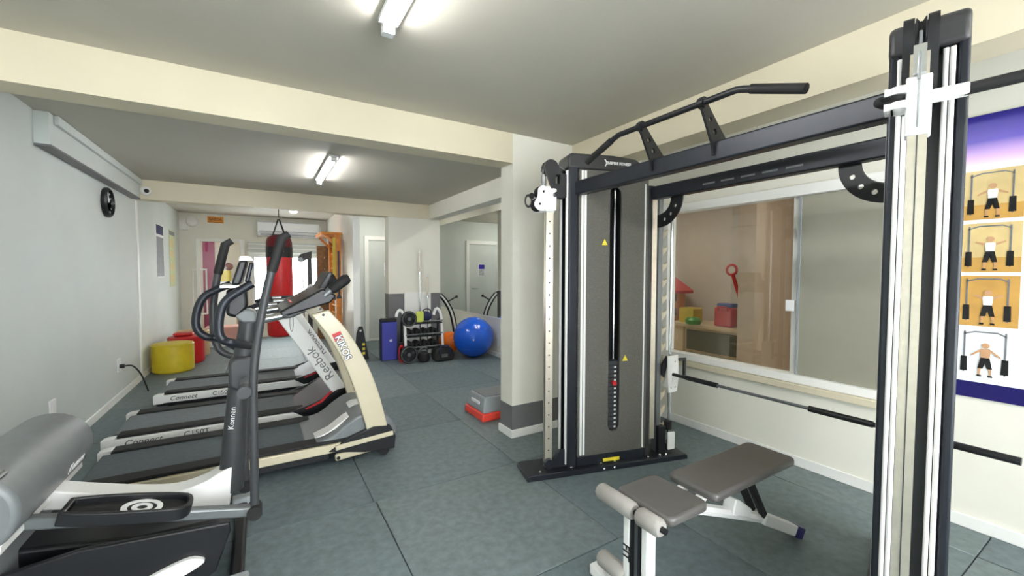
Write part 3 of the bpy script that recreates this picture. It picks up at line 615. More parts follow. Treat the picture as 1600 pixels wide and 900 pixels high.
MB().prism([(c0[0], c0[1]-.01), (c0[0]-.01, c0[1]+.03), (c1[0]-.03, c1[1]+.05), (c1[0]+.06, c1[1]+.0), (c1[0]+.02, c1[1]-.05)], XZ, 0, KW).build('console', M_black, tk, bevel=.012, seg=3)
MB().prism([(c1[0]-.05, c1[1]+.03), (c1[0]+.03, c1[1]+.17), (c1[0]+.06, c1[1]+.16), (c1[0]+.0, c1[1]+.02)], XZ, .15, KW-.12).build('display_panel', M_dgrey, tk, bevel=.01)
for y0, y1, m in ((.2, .3, M_wred), (.34, .42, M_chrome), (.46, .55, M_wred)): MB().box((c0[0]+.06, y0, c0[1]+.058), (c0[0]+.16, y1, c0[1]+.078), ).build('button_panel', m, tk)
for y in (.02, KW-.02):
    MB().tube([(c1[0]-.02, y, c1[1]+.0), (c1[0]+.03, y, c1[1]+.045)], .028, 14).build('grip_joint', M_greym, tk)
    MB().tube([(c1[0]+.02, y, c1[1]+.035), (c1[0]+.04, y, c1[1]+.05), (c2[0]-.02, y, c2[1]-.01), (c2[0], y, c2[1])], [.03, .038, .038, .026], 16).build('hand_grip', M_rubber, tk)
    MB().tube(smooth_path([(c1[0]-.06, y, c1[1]-.01), (c0[0], y, c0[1]-.0), (c0[0]-.16, y, c0[1]-.03)], 5), .02, 12).build('handrail', M_greym, tk)
    MB().tube([(c0[0]+.0, y, c0[1]), (c0[0]-.09, y, c0[1]-.014)], .024, 12).build('pulse_grip', M_chrome, tk)
MB().tube(smooth_path([(.16, .1, 1.10), (.155, .08, 1.01), (.165, .07, .97), (.175, .08, 1.01), (.175, .1, 1.10)], 5), .002, 6).build('safety_cord', M_grey, tk)

# ------------------------------------------------------------------ elliptical trainer
YE, YN, YR = 2.4, 2.16, 2.64
el = thing('elliptical_trainer', 'grey and white elliptical trainer beside the treadmills, with long swing arms', 'exercise machine', (-.5, YE, 0))
def ew(mb, n, m, p=el, **k): return mb.build(n, m, p, world=True, **k)
top = [xz(*p, YE) for p in ((68, 756), (130, 761), (217, 764), (275, 761), (318, 747), (341, 734), (364, 722))]
bot = [xz(*p, YE) for p in ((362, 764), (360, 782), (329, 789), (323, 799), (295, 799), (165, 790), (124, 787), (29, 790))]
ew(MB().prism(sp2(top, 4)+bot, XZ, YE-.055, YE+.055), 'frame_cover', M_whitem, bevel=.015, seg=3)
# rear flywheel housing: rounded roll across the machine
prof = []
rc = Vector((-.845, .585)); rr = .145
prof = circ(rc.x, rc.y, rr, 22, -.95, PI*1.15, True)+[(-1.02, .3), (-1.0, .1), (-.80, .1), (-.80, .44)]
ew(MB().prism(prof, XZ, 1.98, 2.70), 'rear_housing', M_grey, bevel=.02, seg=3)
e0 = (rc.x+rr*math.cos(-.95), rc.y+rr*math.sin(-.95))
ew(MB().bar((e0[0]+.005, 1.98, e0[1]), (e0[0]+.005, 2.70, e0[1]), .02, .03), 'housing_trim', M_whitem, bevel=.004)
lp_ = (rc.x+rr*math.cos(-.25), rc.y+rr*math.sin(-.25))
nn = Vector((math.cos(-.25), 0, math.sin(-.25)))
text('lettering', 'Konnen', .055, M_white, el, frame((lp_[0]+.002, 2.48, lp_[1]), (0, 1, 0), nn.cross(Vector((0, 1, 0)))), True, shear=.2)
ew(MB().tube([(rc.x+rr*.62, 1.985, rc.y+rr*.81), (rc.x+rr*.62, 2.04, rc.y+rr*.81)], .012, 10), 'housing_catch', M_chrome)
# base
ew(MB().prism([(-1.02, .03), (-1.02, .30), (-.82, .34), (-.45, .27), (-.2, .26), (-.15, .2), (-.22, .05)], XZ, 2.24, 2.56), 'drive_cover', M_black, bevel=.015, seg=3)
ew(MB().prism([(-1.0, .05), (-.98, .30), (-.6, .345), (-.14, .305), (-.135, .27), (-.19, .11), (-.3, .05)], XZ, 2.10, 2.125), 'side_guard', M_black, bevel=.006)
ew(MB().prism(sp2([(-.75, .03), (-.46, .155), (-.30, .205), (-.24, .195), (-.235, .17), (-.36, .12), (-.62, .02)], 4), XZ, 2.075, 2.10), 'lower_trim', M_whitem, bevel=.005)
ew(MB().bar((-.12, 2.05, .045), (-.12, 2.75, .045), .055, .06), 'front_stabilizer', M_black, bevel=.015, seg=3)
ew(MB().bar((-1.0, 2.05, .045), (-1.0, 2.75, .045), .075, .08), 'rear_stabilizer', M_dgrey, bevel=.015, seg=3)
for x in (-.12, -1.0):
    for y in (2.03, 2.77): ew(MB().box((x-.05, y-.035, 0), (x+.05, y+.035, .1)), 'end_cap', M_stepg, bevel=.012)
# stem
sb = xz(352, 740, YE); sm_ = xz(376, 610, YE); st_ = xz(389, 498, YE)
ew(MB().tube([(sb[0]+.02, YE, sb[1]-.08), (sm_[0]-.01, YE, sm_[1]), (st_[0], YE, st_[1])], [.054, .044, .038], 16), 'stem', M_dgrey)
text('lettering', 'Konnen', .034, M_white, el, frame((-.135, YE-.0525, .68), (.10, 0, .99), (-1, 0, .1)), True)
pv = xz(385, 592, YE)
ew(MB().prism(rrect(pv[0]-.07, pv[1]-.04, pv[0]+.04, pv[1]+.12, .035), XZ, YE-.06, YE+.06), 'joint_cover', M_dgrey, bevel=.015, seg=3)
ew(MB().cyl((pv[0], YN-.03, pv[1]), (pv[0], YR+.03, pv[1]), .024), 'pivot_axle', M_greym)
# swing arms (near one swung forward, far one swung back), foot bars, pedals
def arm(y, pts, foot, rear, ped):
    pts = [Vector((a, y, b)) for a, b in pts]
    ar = ew(MB().tube(smooth_path(pts, 6), .0175, 14), 'swing_arm', M_dgrey)
    d = (pts[0]-pts[1]).normalized()
    ew(MB().tube([pts[0]-d*.16, pts[0]-d*.15, pts[0]+d*.0, pts[0]+Vector((.03, 0, .02))], [.018, .021, .021, .017], 14), 'arm_grip', M_rubber, ar)
    ew(MB().cyl((pv[0], y-.035, pv[1]), (pv[0], y+.035, pv[1]), .027), 'arm_hub', M_dgrey, ar)
    fx = Vector((foot[0], y, foot[1])); rx = Vector((rear[0], y, rear[1]))
    fb = ew(MB().bar(fx, rx, .045, .045), 'foot_bar', M_greym, bevel=.008)
    ew(MB().cyl(fx-Vector((0, .04, 0)), fx+Vector((0, .04, 0)), .03), 'foot_joint', M_rubber, fb)
    ew(MB().cyl(rx-Vector((0, .03, 0)), rx+Vector((0, .03, 0)), .036), 'crank_joint', M_rubber, fb)
    pd = fx.lerp(rx, ped); dr_ = (fx-rx).normalized()
    R = Matrix((dr_, Vector((0, 1, 0)), dr_.cross(Vector((0, 1, 0))))).transposed()
    o2 = sp2([(-.19, -.06), (-.1, -.075), (.1, -.075), (.17, -.055), (.185, 0), (.16, .06), (.05, .075), (-.1, .07), (-.19, .05)], 3)
    pe = MB().prism(o2, XY, .015, .035); rim = MB().plate([(a*1.05, b*1.1) for a, b in o2], [[(a*.95, b*.88) for a, b in o2]], XY, .01, .06)
    pe.map(lambda p: R @ p+pd); rim.map(lambda p: R @ p+pd)
    pe = ew(pe, 'pedal', M_rubber, fb); ew(rim, 'pedal_rim', M_black, fb, bevel=.005)
    lg = MB().plate(circ(.03, 0, .066, 24), [circ(.03, 0, .047, 24)], XY, .035, .038); lg.map(lambda p: R @ p+pd); ew(lg, 'pedal_emblem', M_white, fb)
    lg = MB().plate(circ(.03, 0, .034, 18), [circ(.03, 0, .017, 18)], XY, .035, .038); lg.map(lambda p: R @ p+pd); ew(lg, 'pedal_emblem', M_white, fb)
arm(YN, [xz(440, 372, YN), xz(420, 440, YN), xz(404, 520, YN), xz(396, 595, YN), xz(397, 700, YN), xz(398, 790, YN)], xz(398, 797, YN), xz(-30, 820, YN), .52)
arm(YR, [xz(352, 382, YR), xz(340, 430, YR), xz(333, 490, YR), xz(342, 545, YR), (pv[0], pv[1]), xz(383, 690, YR), xz(384, 752, YR)], xz(384, 757, YR), (-.90, .15), .5)
# fixed handlebar loops
for y, px in ((YE+.16, ((361, 444), (340, 452), (319, 464), (308, 486), (307, 512), (322, 526), (345, 530), (386, 543))), (YE-.16, ((395, 443), (379, 452), (356, 467), (345, 486), (342, 516), (349, 531), (366, 536), (388, 543)))):
    pts = [xz(u, v, y) for u, v in px]
    path = [(a, y, b) for a, b in pts]; path[-1] = (st_[0]+.01, YE, pts[-1][1]-.02)
    ew(MB().tube(smooth_path(path, 6), .0185, 14), 'handlebar', M_blackm)
# console
Q = lambda u, v: xz(u, v, YE)
ew(MB().prism([Q(364, 444), Q(376, 408), Q(388, 408), Q(378, 444)], XZ, YE-.17, YE+.13), 'console', M_black, bevel=.01, seg=3)
ew(MB().prism([Q(384, 440), Q(391, 411), Q(397, 411), Q(391, 440)], XZ, YE-.15, YE+.11), 'console_back', M_blackm, bevel=.006)
ew(MB().prism([Q(375, 409), Q(377, 402), Q(393, 402), Q(398, 409)], XZ, YE-.18, YE+.14), 'console_top', M_whitem, bevel=.006)
ew(MB().bar((Q(360, 446)[0], YE-.16, Q(360, 446)[1]), (Q(360, 446)[0], YE+.13, Q(360, 446)[1]), .06, .012), 'bottle_ledge', M_whitem)
ew(MB().prism([Q(354, 452), Q(386, 447), Q(388, 480), Q(372, 496), Q(354, 492)], XZ, YE-.05, YE+.09), 'console_body', M_black, bevel=.015, seg=3)
ew(MB().prism(sp2([Q(366, 492), Q(384, 482), Q(399, 486), Q(400, 502), Q(379, 503)], 2), XZ, YE-.05, YE+.05), 'console_mount', M_grey, bevel=.01, seg=3)

# ------------------------------------------------------------------ punching bag
pbx = thing('punching_bag', 'red cylindrical punching bag with black band hanging from the rear beam', 'punching bag', (.215, 6.80, .44))
MB().lathe([(.05, 0), (.12, .004), (.158, .03), (.165, .08), (.165, 1.14), (.165, 1.20)], (0, 0, 0), 32).build('bag', M_red, pbx)
MB().lathe([(.167, 1.14), (.169, 1.15), (.169, 1.28), (.167, 1.29)], (0, 0, 0), 32).build('black_band', M_black, pbx)
MB().lathe([(.166, 1.29), (.164, 1.36), (.145, 1.42), (.09, 1.455), (.02, 1.465)], (0, 0, 0), 32).build('bag_top', M_dred, pbx)
for s in range(4):
    t = PI/4+s*PI/2; MB().tube([(.13*math.cos(t), .13*math.sin(t), 1.40), (.012*math.cos(t), .012*math.sin(t), 1.68)], .009, 8).build('hanging_strap', M_black, pbx)
MB().torus((0, 0, 1.70), .022, .006, 'y').build('ring', M_chrome, pbx); MB().cyl((0, 0, 1.72), (0, 0, 1.822), .006, 8).build('chain', M_greym, pbx)
for t in range(6): MB().ball((.169*math.cos(t), .169*math.sin(t), 1.22), .008, 8, 6).build('rivet', M_chrome, pbx)

# ------------------------------------------------------------------ poufs
def pouf(x, y, r, h, m, label):
    t = thing('pouf', label, 'pouf', (x, y, 0))
    MB().lathe([(r*.92, 0), (r*.99, .02), (r, .06), (r, h-.05), (r*.985, h-.02)], (0, 0, 0), 32).build('body', m, t)
    MB().lathe([(r*.985, h-.02), (r*.95, h), (r*.6, h+.008), (.01, h+.012)], (0, 0, 0), 32).build('top', m, t)
    MB().torus((0, 0, h-.02), r*.995, .006, 'z', 32, 6).build('piping', m, t); return t
pouf(-1.075, 7.28, .235, .39, M_yellow, 'round yellow vinyl pouf against the left wall')
rp = pouf(-1.0, 7.86, .225, .40, M_red, 'round red vinyl pouf between the yellow and tan poufs')
pouf(-.98, 8.42, .215, .42, M_tan, 'round tan vinyl pouf behind the red pouf')
tag(MB().prism(rrect(-.12, -.1, .12, .1, .04), lambda a, b, t: (-1.03+a, 7.86+b, .418+t), 0, .035).build('folded_cloth', M_toyr, bevel=.012), 'folded red cloth lying on the red pouf', 'cloth')
pk = thing('bench_seat', 'low pale pink bench seat before the glass door', 'bench', (-.62, 9.35, 0))
MB().box((-.3, -.2, .10), (.42, .2, .36)).build('cushion', M_pink, pk, bevel=.04, seg=3); MB().box((-.28, -.18, 0), (.40, .18, .10)).build('plinth', M_trim, pk)

# ------------------------------------------------------------------ left wall: clock, posters, sockets
ck = thing('wall_clock', 'round black wall clock with white face on the left wall', 'clock', (XL, 5.70, 2.07))
MB().lathe([(.145, 0), (.15, .01), (.15, .03), (.135, .045), (.128, .045), (.12, .02)], (0, 0, 0), 36, 'x').build('rim', M_black, ck)
MB().lathe([(.124, .015), (.124, .02)], (0, 0, 0), 36, 'x').build('face', M_grey, ck)
MB().bar((.026, 0, 0), (.026, .04, .05), .004, .012, (1, 0, 0)).build('hour_hand', M_paper, ck); MB().bar((.028, 0, 0), (.028, -.02, .095), .004, .008, (1, 0, 0)).build('minute_hand', M_paper, ck)
for i in range(12):
    t = i*PI/6; MB().bar((.022, .095*math.sin(t), .095*math.cos(t)), (.022, .115*math.sin(t), .115*math.cos(t)), .004, .008, (1, 0, 0)).build('hour_mark', M_paper, ck)
ps = thing('poster', 'narrow poster with dark heading and grey picture on the left wall', 'poster', (XL, 8.25, 1.69))
MB().box((0, -.27, -.41), (.004, .27, .41)).build('sheet', M_paper, ps); MB().box((.004, -.25, .25), (.005, .25, .39)).build('heading', M_navy, ps); MB().box((.004, -.25, -.39), (.005, .25, .21)).build('picture', M_inkgy, ps)
ps = thing('poster', 'narrow pale green poster with small pictures on the left wall', 'poster', (XL, 9.25, 1.6))
MB().box((0, -.26, -.49), (.004, .26, .49)).build('sheet', M_inkyg, ps); MB().box((.004, -.24, .40), (.005, .24, .47)).build('heading', M_inkgy, ps)
for z in (-.4, -.2, .02, .2): MB().box((.004, -.2, z), (.005, .1, z+.12)).build('picture', M_photo, ps)
sk = thing('wall_socket', 'white wall socket with black cord by the left baseboard', 'socket', (XL, 5.95, .365))
MB().box((0, -.06, -.075), (.012, .06, .075)).build('plate', M_white, sk, bevel=.004); MB().cyl((.012, 0, -.01), (.05, 0, -.01), .022).build('plug', M_black, sk)
MB().tube(smooth_path([(.05, 0, -.01), (.11, .02, -.02), (.16, .08, -.12), (.19, .14, -.26), (.2, .2, -.355)], 5), .008, 8).build('cord', M_black, sk)
sk = thing('wall_socket', 'empty white wall socket on the left wall near the elliptical', 'socket', (XL, 4.30, .36))
MB().box((0, -.05, -.075), (.012, .05, .075)).build('plate', M_white, sk, bevel=.004); MB().box((.012, -.03, -.04), (.016, .03, .04)).build('outlet', M_trim, sk, bevel=.003)
sc = thing('security_camera', 'small white dome security camera on the rear beam', 'camera', (-1.20, 6.70, 2.36))
MB().lathe([(.045, 0), (.055, -.02), (.05, -.06), (.03, -.075)], (0, 0, 0), 20, 'y').build('body', M_dome, sc); MB().ball((.015, -.07, -.005), .026, 14, 10).build('lens', M_black, sc)
el2 = thing('emergency_lamp', 'round white emergency lamp high on the far wall', 'lamp', (-1.13, YF, 2.33))
MB().lathe([(.09, 0), (.1, -.03), (.08, -.09), (.03, -.12)], (0, 0, 0), 20, 'y').build('globe', M_dome, el2); MB().box((-.2, -.03, -.16), (-.06, 0, .02)).build('bracket', M_dome, el2)
sg = thing('wall_sign', 'small orange sign high on the far wall', 'sign', (-.765, YF, 2.39))
MB().box((-.13, -.012, -.06), (.13, 0, .06)).build('panel', M_orange, sg); MB().box((-.12, -.0135, -.052), (.12, -.012, -.044)).build('border', M_brownw, sg)
text('lettering', 'SAÍDA', .075, M_brownw, sg, frame((0, -.0135, .004), (1, 0, 0), (0, 0, 1)), bold=.002)
ac = thing('air_conditioner', 'long white split air conditioner on the far wall', 'air conditioner', (.5, YF-.004, 2.24))
MB().prism([(0, -.14), (-.16, -.12), (-.21, -.05), (-.21, .14), (-.19, .155), (0, .155)], lambda a, b, t: (t, a, b), -.57, .57).build('body', M_ac, ac, bevel=.015, seg=3)
MB().box((-.54, -.2135, -.045), (.54, -.21, -.035)).build('panel_seam', M_grey, ac); MB().bar((-.52, -.175, -.105), (.52, -.175, -.105), .05, .012).build('louvre', M_grey, ac); MB().box((.1, -.2135, .05), (.19, -.21, .075)).build('display', M_trim, ac)
MB().cyl((.59, -.08, .1), (.59, -.08, -.2), .026).build('pipe', M_white, ac)

# ------------------------------------------------------------------ wall bars with straps, dark cable column
wb = thing('wall_bars', 'orange wooden wall bars with top board on the white partition', 'wall bars', (1.15, 8.35, 0))
for y in (-.42, .42): MB().box((-.03, y-.05, 0), (.06, y+.05, 2.03)).build('side_post', M_orangew, wb, bevel=.004)
MB().box((-.26, -.46, 2.03), (.08, .46, 2.075)).build('top_board', M_orangew, wb, bevel=.005)
MB().bar((-.02, -.42, 1.85), (-.2, -.42, 2.03), .04, .04).build('brace', M_orangew, wb); MB().bar((-.02, .42, 1.85), (-.2, .42, 2.03), .04, .04).build('brace', M_orangew, wb)
for i in range(13): MB().cyl((.02, -.38, .18+i*.14), (.02, .38, .18+i*.14), .018, 12).build('rung', M_orangew, wb)
bd = thing('wooden_board', 'tall brown wooden board with hooks beside the wall bars', 'board', (1.08, 9.2, 0))
MB().box((-.13, -.02, .0), (.13, .02, 1.9)).build('board', M_brownw, bd, bevel=.005)
for i in range(6): MB().tube([(.0, -.02, .5+i*.23), (.0, -.07, .5+i*.23), (0, -.08, .53+i*.23)], .008, 8).build('hook', M_chrome, bd)
eb = thing('exercise_band', 'yellow exercise band hanging from the wall bars', 'band', (1.10, 7.905, 1.0))
MB().bar((0, -.012, -.02), (0, -.012, .98), .06, .012, (0, 1, 0)).build('band', M_yellow, eb); MB().torus((0, -.012, -.08), .045, .009, 'x').build('handle', M_black, eb)
st = thing('suspension_strap', 'black suspension strap with handles hanging on the wall bars', 'strap', (1.165, 7.90, 1.05))
MB().bar((0, -.02, -.15), (0, -.02, .7), .035, .008, (0, 1, 0)).build('strap', M_black, st); MB().prism([(-.05, -.15), (.05, -.15), (.0, -.03)], lambda a, b, t: (a, t-.02, b), -.008, .008).build('handle', M_black, st)
cc = thing('cable_column', 'dark slim cable column standing before the bright window', 'gym machine', (.83, 9.6, 0))
MB().box((-.22, -.3, 0), (.16, .3, .05)).build('base', M_black, cc, bevel=.006); MB().box((-.02, -.06, .05), (.06, .06, 1.76)).build('column', M_black, cc, bevel=.006)
MB().cyl((-.10, 0, .05), (-.10, 0, 1.62), .016).build('guide_rod', M_chrome, cc); MB().prism([(-.2, 1.66), (-.14, 1.74), (.06, 1.80), (.06, 1.68), (-.08, 1.6)], XZ, -.05, .05).build('head', M_black, cc)
MB().lathe([(.05, -.015), (.04, 0), (.05, .015)], (-.15, -.06, 1.62), 18, 'y').build('pulley', M_greym, cc); MB().torus((.11, -.02, 1.02), .05, .01, 'y').build('handle', M_black, cc)
MB().bar((.06, 0, 1.05), (.12, -.02, 1.08), .03, .03).build('arm', M_black, cc)
wd = thing('step_board', 'black wedge board with hand hole standing at the end of the white partition', 'board', (1.30, 6.72, 0))
MB().plate([(-.10, 0), (.12, 0), (.05, .42), (.03, .52), (-.03, .52), (-.06, .42)], [circ(.0, .455, .02, 10)], XZ, -.02, .02).build('board', M_black, wd, bevel=.004)
for z in (.1, .17, .24): MB().box((.02, -.024, z-.02), (.06, -.02, z+.02)).build('marker', M_wyel, wd)

# ------------------------------------------------------------------ dumbbell rack and the things around it
RX0, RX1, RY = 1.86, 2.46, 6.32
rk = thing('storage_rack', 'black and white storage rack with hooked end posts before the pillar', 'rack', (2.16, RY, 0))
def rkw(mb, n, m, **k): return mb.build(n, m, rk, world=True, **k)
for x in (RX0, RX1):
    rkw(MB().tube(smooth_path([(x, RY-.12, 0), (x, RY-.1, .3), (x, RY-.06, .62), (x-.02, RY-.04, .74), (x-.07, RY-.04, .79), (x-.11, RY-.04, .74), (x-.12, RY-.04, .69)], 6), .022, 12), 'end_post', M_whitem)
    rkw(MB().tube([(x, RY+.14, 0), (x, RY+.1, .60), (x, RY-.04, .62)], .018, 10), 'rear_post', M_black)
for z in (.16, .36, .56):
    rkw(MB().box((RX0, RY-.1, z), (RX1, RY+.12, z+.02)), 'shelf', M_black, bevel=.003)
    rkw(MB().cyl((RX0, RY-.11, z+.045), (RX1, RY-.11, z+.045), .01), 'shelf_rail', M_greym)
rkw(MB().bar((RX0-.02, RY-.0, .015), (RX0-.02, RY-.2, .015), .05, .03), 'foot', M_black); rkw(MB().bar((RX1+.02, RY-.0, .015), (RX1+.02, RY-.2, .015), .05, .03), 'foot', M_black)
def dumbbell(x, y, z, ln, r, m, lab):
    d = thing('dumbbell', lab, 'dumbbell', (x, y, z), group='dumbbells on the storage rack')
    MB().cyl((0, -ln/2, r), (0, ln/2, r), .014, 10).build('handle', M_chrome, d)
    for s in (-1, 1): MB().cyl((0, s*ln/2-s*.055, r), (0, s*ln/2, r), r, 8).build('head', m, d, bevel=.006)
    return d
dl = {.58: 'on the top shelf of the storage rack', .38: 'on the middle shelf of the storage rack', .18: 'on the lowest shelf of the storage rack'}
for z, cnt, r in ((.381, 4, .055), (.181, 4, .06)):
    for i in range(cnt):
        x = RX0+.08+i*.13 if cnt > 2 else RX0+.09+i*.12
        dumbbell(x, RY+.0, z, .19, r, M_rubber, 'black dumbbell with chrome handle '+dl[round(z, 2)])
def plate_wheel(x, y, z, r, lab):
    t = thing('weight_plate', lab, 'weight plate', (x, y, z))
    MB().lathe([(.02, -.02), (r*.3, -.024), (r*.34, -.012), (r*.75, -.012), (r*.8, -.025), (r*.97, -.025), (r, -.015), (r, .015), (r*.97, .022), (.02, .022)], (0, 0, 0), 28, 'y').build('disc', M_black, t)
    MB().torus((0, -.026, 0), r*.86, .005, 'y').build('rim_line', M_greym, t); MB().lathe([(.015, -.028), (.03, -.026), (.03, -.02)], (0, 0, 0), 16, 'y').build('hub', M_greym, t)
    for i in range(3):
        a = i*2*PI/3+.4; MB().bar((r*.4*math.cos(a), -.014, r*.4*math.sin(a)), (r*.7*math.cos(a), -.014, r*.7*math.sin(a)), .04, .01, (0, 1, 0)).build('grip_slot', M_dgrey, t)
plate_wheel(1.86, 6.06, .135, .135, 'black weight plate standing on the floor before the storage rack')
plate_wheel(1.90, 6.17, .66, .12, 'black weight plate hanging from the hooked end post of the storage rack')
kb = thing('kettlebell', 'black kettlebell standing beside the weight plate on the floor', 'kettlebell', (2.095, 6.06, 0))
MB().lathe([(.05, 0), (.08, .015), (.095, .07), (.08, .13), (.04, .16)], (0, 0, 0), 24).build('bell', M_rubber, kb); MB().torus((0, 0, .17), .055, .014, 'y', 20, 8, 0, PI).build('handle', M_greym, kb)
tag(MB().prism(rrect(-.06, 0, .06, .17, .03), lambda a, b, t: (2.07+a, 6.165+t, .60+b), -.018, .018).build('resistance_band', mat('lime_rubber', (196, 206, 90), .5), bevel=.01), 'yellow green folded band hanging on the storage rack', 'band')
bg_ = thing('gym_bag', 'navy fabric bag slumped over the top shelf of the storage rack', 'bag', (2.21, 6.335, .583))
MB().ball((0, 0, .085), .085, 20, 12, (1.3, 1.0, .98)).build('bag', M_navy, bg_); MB().tube(smooth_path([(-.08, -.06, .13), (-.04, -.08, .2), (.05, -.08, .2), (.08, -.06, .13)], 5), .009, 8).build('strap', M_black, bg_)
db = thing('duffel_bag', 'black sports bag on the floor under the navy bag end of the rack', 'bag', (2.375, 6.00, 0))
MB().prism(sp2([(-.14, .01), (-.16, .1), (-.12, .2), (0, .235), (.12, .2), (.16, .1), (.14, .01)], 3), XZ, -.09, .09).build('body', M_rubber, db, bevel=.03, seg=3)
MB().tube(smooth_path([(-.08, -.095, .12), (-.06, -.1, .24), (.06, -.1, .24), (.08, -.095, .12)], 5), .01, 8).build('handle', M_navy, db); MB().box((-.05, -.093, .07), (.05, -.09, .12)).build('patch', M_greym, db)
mbz = thing('medicine_ball', 'black medicine ball on the top shelf next to the navy bag', 'ball', (2.005, 6.34, .582)); MB().ball((0, 0, .075), .075, 20, 12).build('ball', M_rubber, mbz); MB().torus((0, 0, .075), .0755, .003, 'y').build('seam', M_greym, mbz)
bt = thing('resistance_tube', 'red resistance tube standing in a loop beside the blue folded mat', 'band', (1.775, 6.15, .0)); MB().torus((0, 0, .072), .055, .014, 'y').map(lambda p: (p.x*.7, p.y, p.z*2.0)).build('loop', M_toyr, bt); MB().cyl((-.03, 0, .30), (.03, 0, .30), .018).build('handle', M_black, bt)
mt = thing('folded_mat', 'blue folded exercise mat with black end standing beside the storage rack', 'mat', (1.66, 6.48, 0))
for i in range(3): MB().box((-.11, -.06+i*.042, 0), (.13, -.022+i*.042, .60)).build('panel', M_bluev, mt, bevel=.012, seg=3)
MB().box((-.105, -.062, .60), (.125, .064, .655)).build('end_cover', M_black, mt, bevel=.01); MB().box((-.115, -.066, 0), (-.1, .066, .64)).build('side_cover', M_navy, mt, bevel=.004); MB().cyl((.03, -.0635, .31), (.03, -.06, .31), .022).build('logo', M_paper, mt)
def barpole(x, y, z0, z1, lab):
    t = thing('weight_bar', lab, 'bar', (x, y, 0)); MB().cyl((0, 0, z0), (0, 0, z1), .011, 12).build('bar', M_chrome, t)
    MB().cyl((0, 0, z1-.38), (0, 0, z1-.05), .016, 12).build('sleeve', M_alu, t); MB().cyl((0, 0, z1-.40), (0, 0, z1-.36), .026, 14).build('collar', M_chrome, t)
barpole(2.24, 6.66, 0, 1.74, 'tall chrome weight bar standing against the white pillar board'); barpole(2.37, 6.66, 0, 1.34, 'short chrome weight bar standing against the white pillar board')
ob = thing('exercise_ball', 'small orange exercise ball between the rack and the blue ball', 'ball', (2.70, 6.50, .185)); MB().ball((0, 0, 0), .185, 32, 20).build('ball', M_ballo, ob); MB().cyl((0, -.175, .05), (0, -.187, .05), .012, 10).build('valve', M_white, ob)
bb_ = thing('exercise_ball', 'large blue exercise ball against the mirror wall', 'ball', (2.915, 6.02, .325)); MB().ball((0, 0, 0), .325, 40, 24).build('ball', M_ballb, bb_); MB().cyl((-.14, -.29, .0), (-.142, -.297, .0), .012, 10).build('valve', M_white, bb_)
for zz in (-.16, .16): MB().torus((0, 0, zz), math.sqrt(.325**2-zz**2), .0025, 'z', 40, 6).build('rib', M_ballb, bb_)
ar = thing('arched_trainer', 'white and black arched abdominal frame with handle behind the orange ball', 'exercise frame', (2.80, 6.86, 0))
cpt = [(-.13, 0, .98), (-.02, 0, .86), (.09, 0, .66), (.15, 0, .42), (.18, 0, .18), (.18, 0, .02)]
MB().tube(smooth_path([(a-.04, b, c) for a, b, c in cpt], 5), .016, 10).build('inner_rail', M_black, ar); MB().tube(smooth_path([(a+.03, b, c+.01) for a, b, c in cpt], 5), .012, 10).build('outer_rail', M_black, ar)
MB().tube(smooth_path([(a-.005, b, c+.005) for a, b, c in cpt], 5), .017, 10).build('white_arch', M_whitem, ar)
MB().bar((.02, 0, .85), (.17, -.02, .93), .02, .02).build('handle', M_black, ar); MB().ball((.18, -.02, .935), .026, 12, 8).build('handle_knob', M_black, ar); MB().ball((-.14, 0, .99), .026, 12, 8).build('end_knob', M_black, ar)
MB().box((-.02, -.14, 0), (.26, .1, .03)).build('base', M_black, ar)
sb_ = thing('aerobic_step', 'grey step box with red base beside the column', 'step', (1.93, 3.52, 0))
def tb(z0, z1, a0, a1, ln0, ln1):
    return MB().add([(-ln0, -a0, z0), (ln0, -a0, z0), (ln0, a0, z0), (-ln0, a0, z0), (-ln1, -a1, z1), (ln1, -a1, z1), (ln1, a1, z1), (-ln1, a1, z1)], [(0,3,2,1),(4,5,6,7),(0,1,5,4),(1,2,6,5),(2,3,7,6),(3,0,4,7)])
tb(0, .07, .20, .195, .23, .225).build('base', M_stepr, sb_, bevel=.012, seg=3); tb(.07, .21, .185, .155, .215, .185).build('platform', M_stepg, sb_, bevel=.015, seg=3); tb(.21, .216, .14, .138, .17, .168).build('tread', M_greym, sb_)
MB().box((-.212, -.08, .13), (-.196, .08, .16)).build('hand_slot', M_white, sb_, bevel=.004)

# ------------------------------------------------------------------ printed banner beside the window
bn = thing('wall_banner', 'tall printed exercise banner with blue header beside the interior window', 'banner', (XR-.012, .36, 0))
BX = 0
def pr_(y0, y1, z0, z1, n, m, d=1, p=bn): return MB().box((-.001*d-.0006, y0, z0), (-.001*d, y1, z1)).build(n, m, p)
Y0, Y1 = -.36, .305
MB().box((-.001, Y0, .715), (.004, Y1, 2.205)).build('sheet', M_paper, bn)
M_head = mat('print_header', (60, 50, 180), .3, var=0); nt_ = M_head.node_tree
tc_ = nt_.nodes.new('ShaderNodeTexCoord'); sx_ = nt_.nodes.new('ShaderNodeSeparateXYZ'); cr_ = nt_.nodes.new('ShaderNodeValToRGB'); E_ = cr_.color_ramp.elements
E_[0].position = 0; E_[0].color = (*s2l((.96, .95, .98)), 1); E_[1].position = 1; E_[1].color = (*s2l((.13, .1, .52)), 1)
e_ = E_.new(.22); e_.color = (*s2l((.86, .70, .95)), 1); e_ = E_.new(.5); e_.color = (*s2l((.36, .30, .74)), 1)
nt_.links.new(tc_.outputs['Generated'], sx_.inputs[0]); nt_.links.new(sx_.outputs['Z'], cr_.inputs[0]); nt_.links.new(cr_.outputs[0], nt_.nodes['Principled BSDF'].inputs['Base Color'])
pr_(Y0, Y1, 1.93, 2.205, 'header', M_head); pr_(Y0, Y1, .715, .80, 'footer', M_inknv)
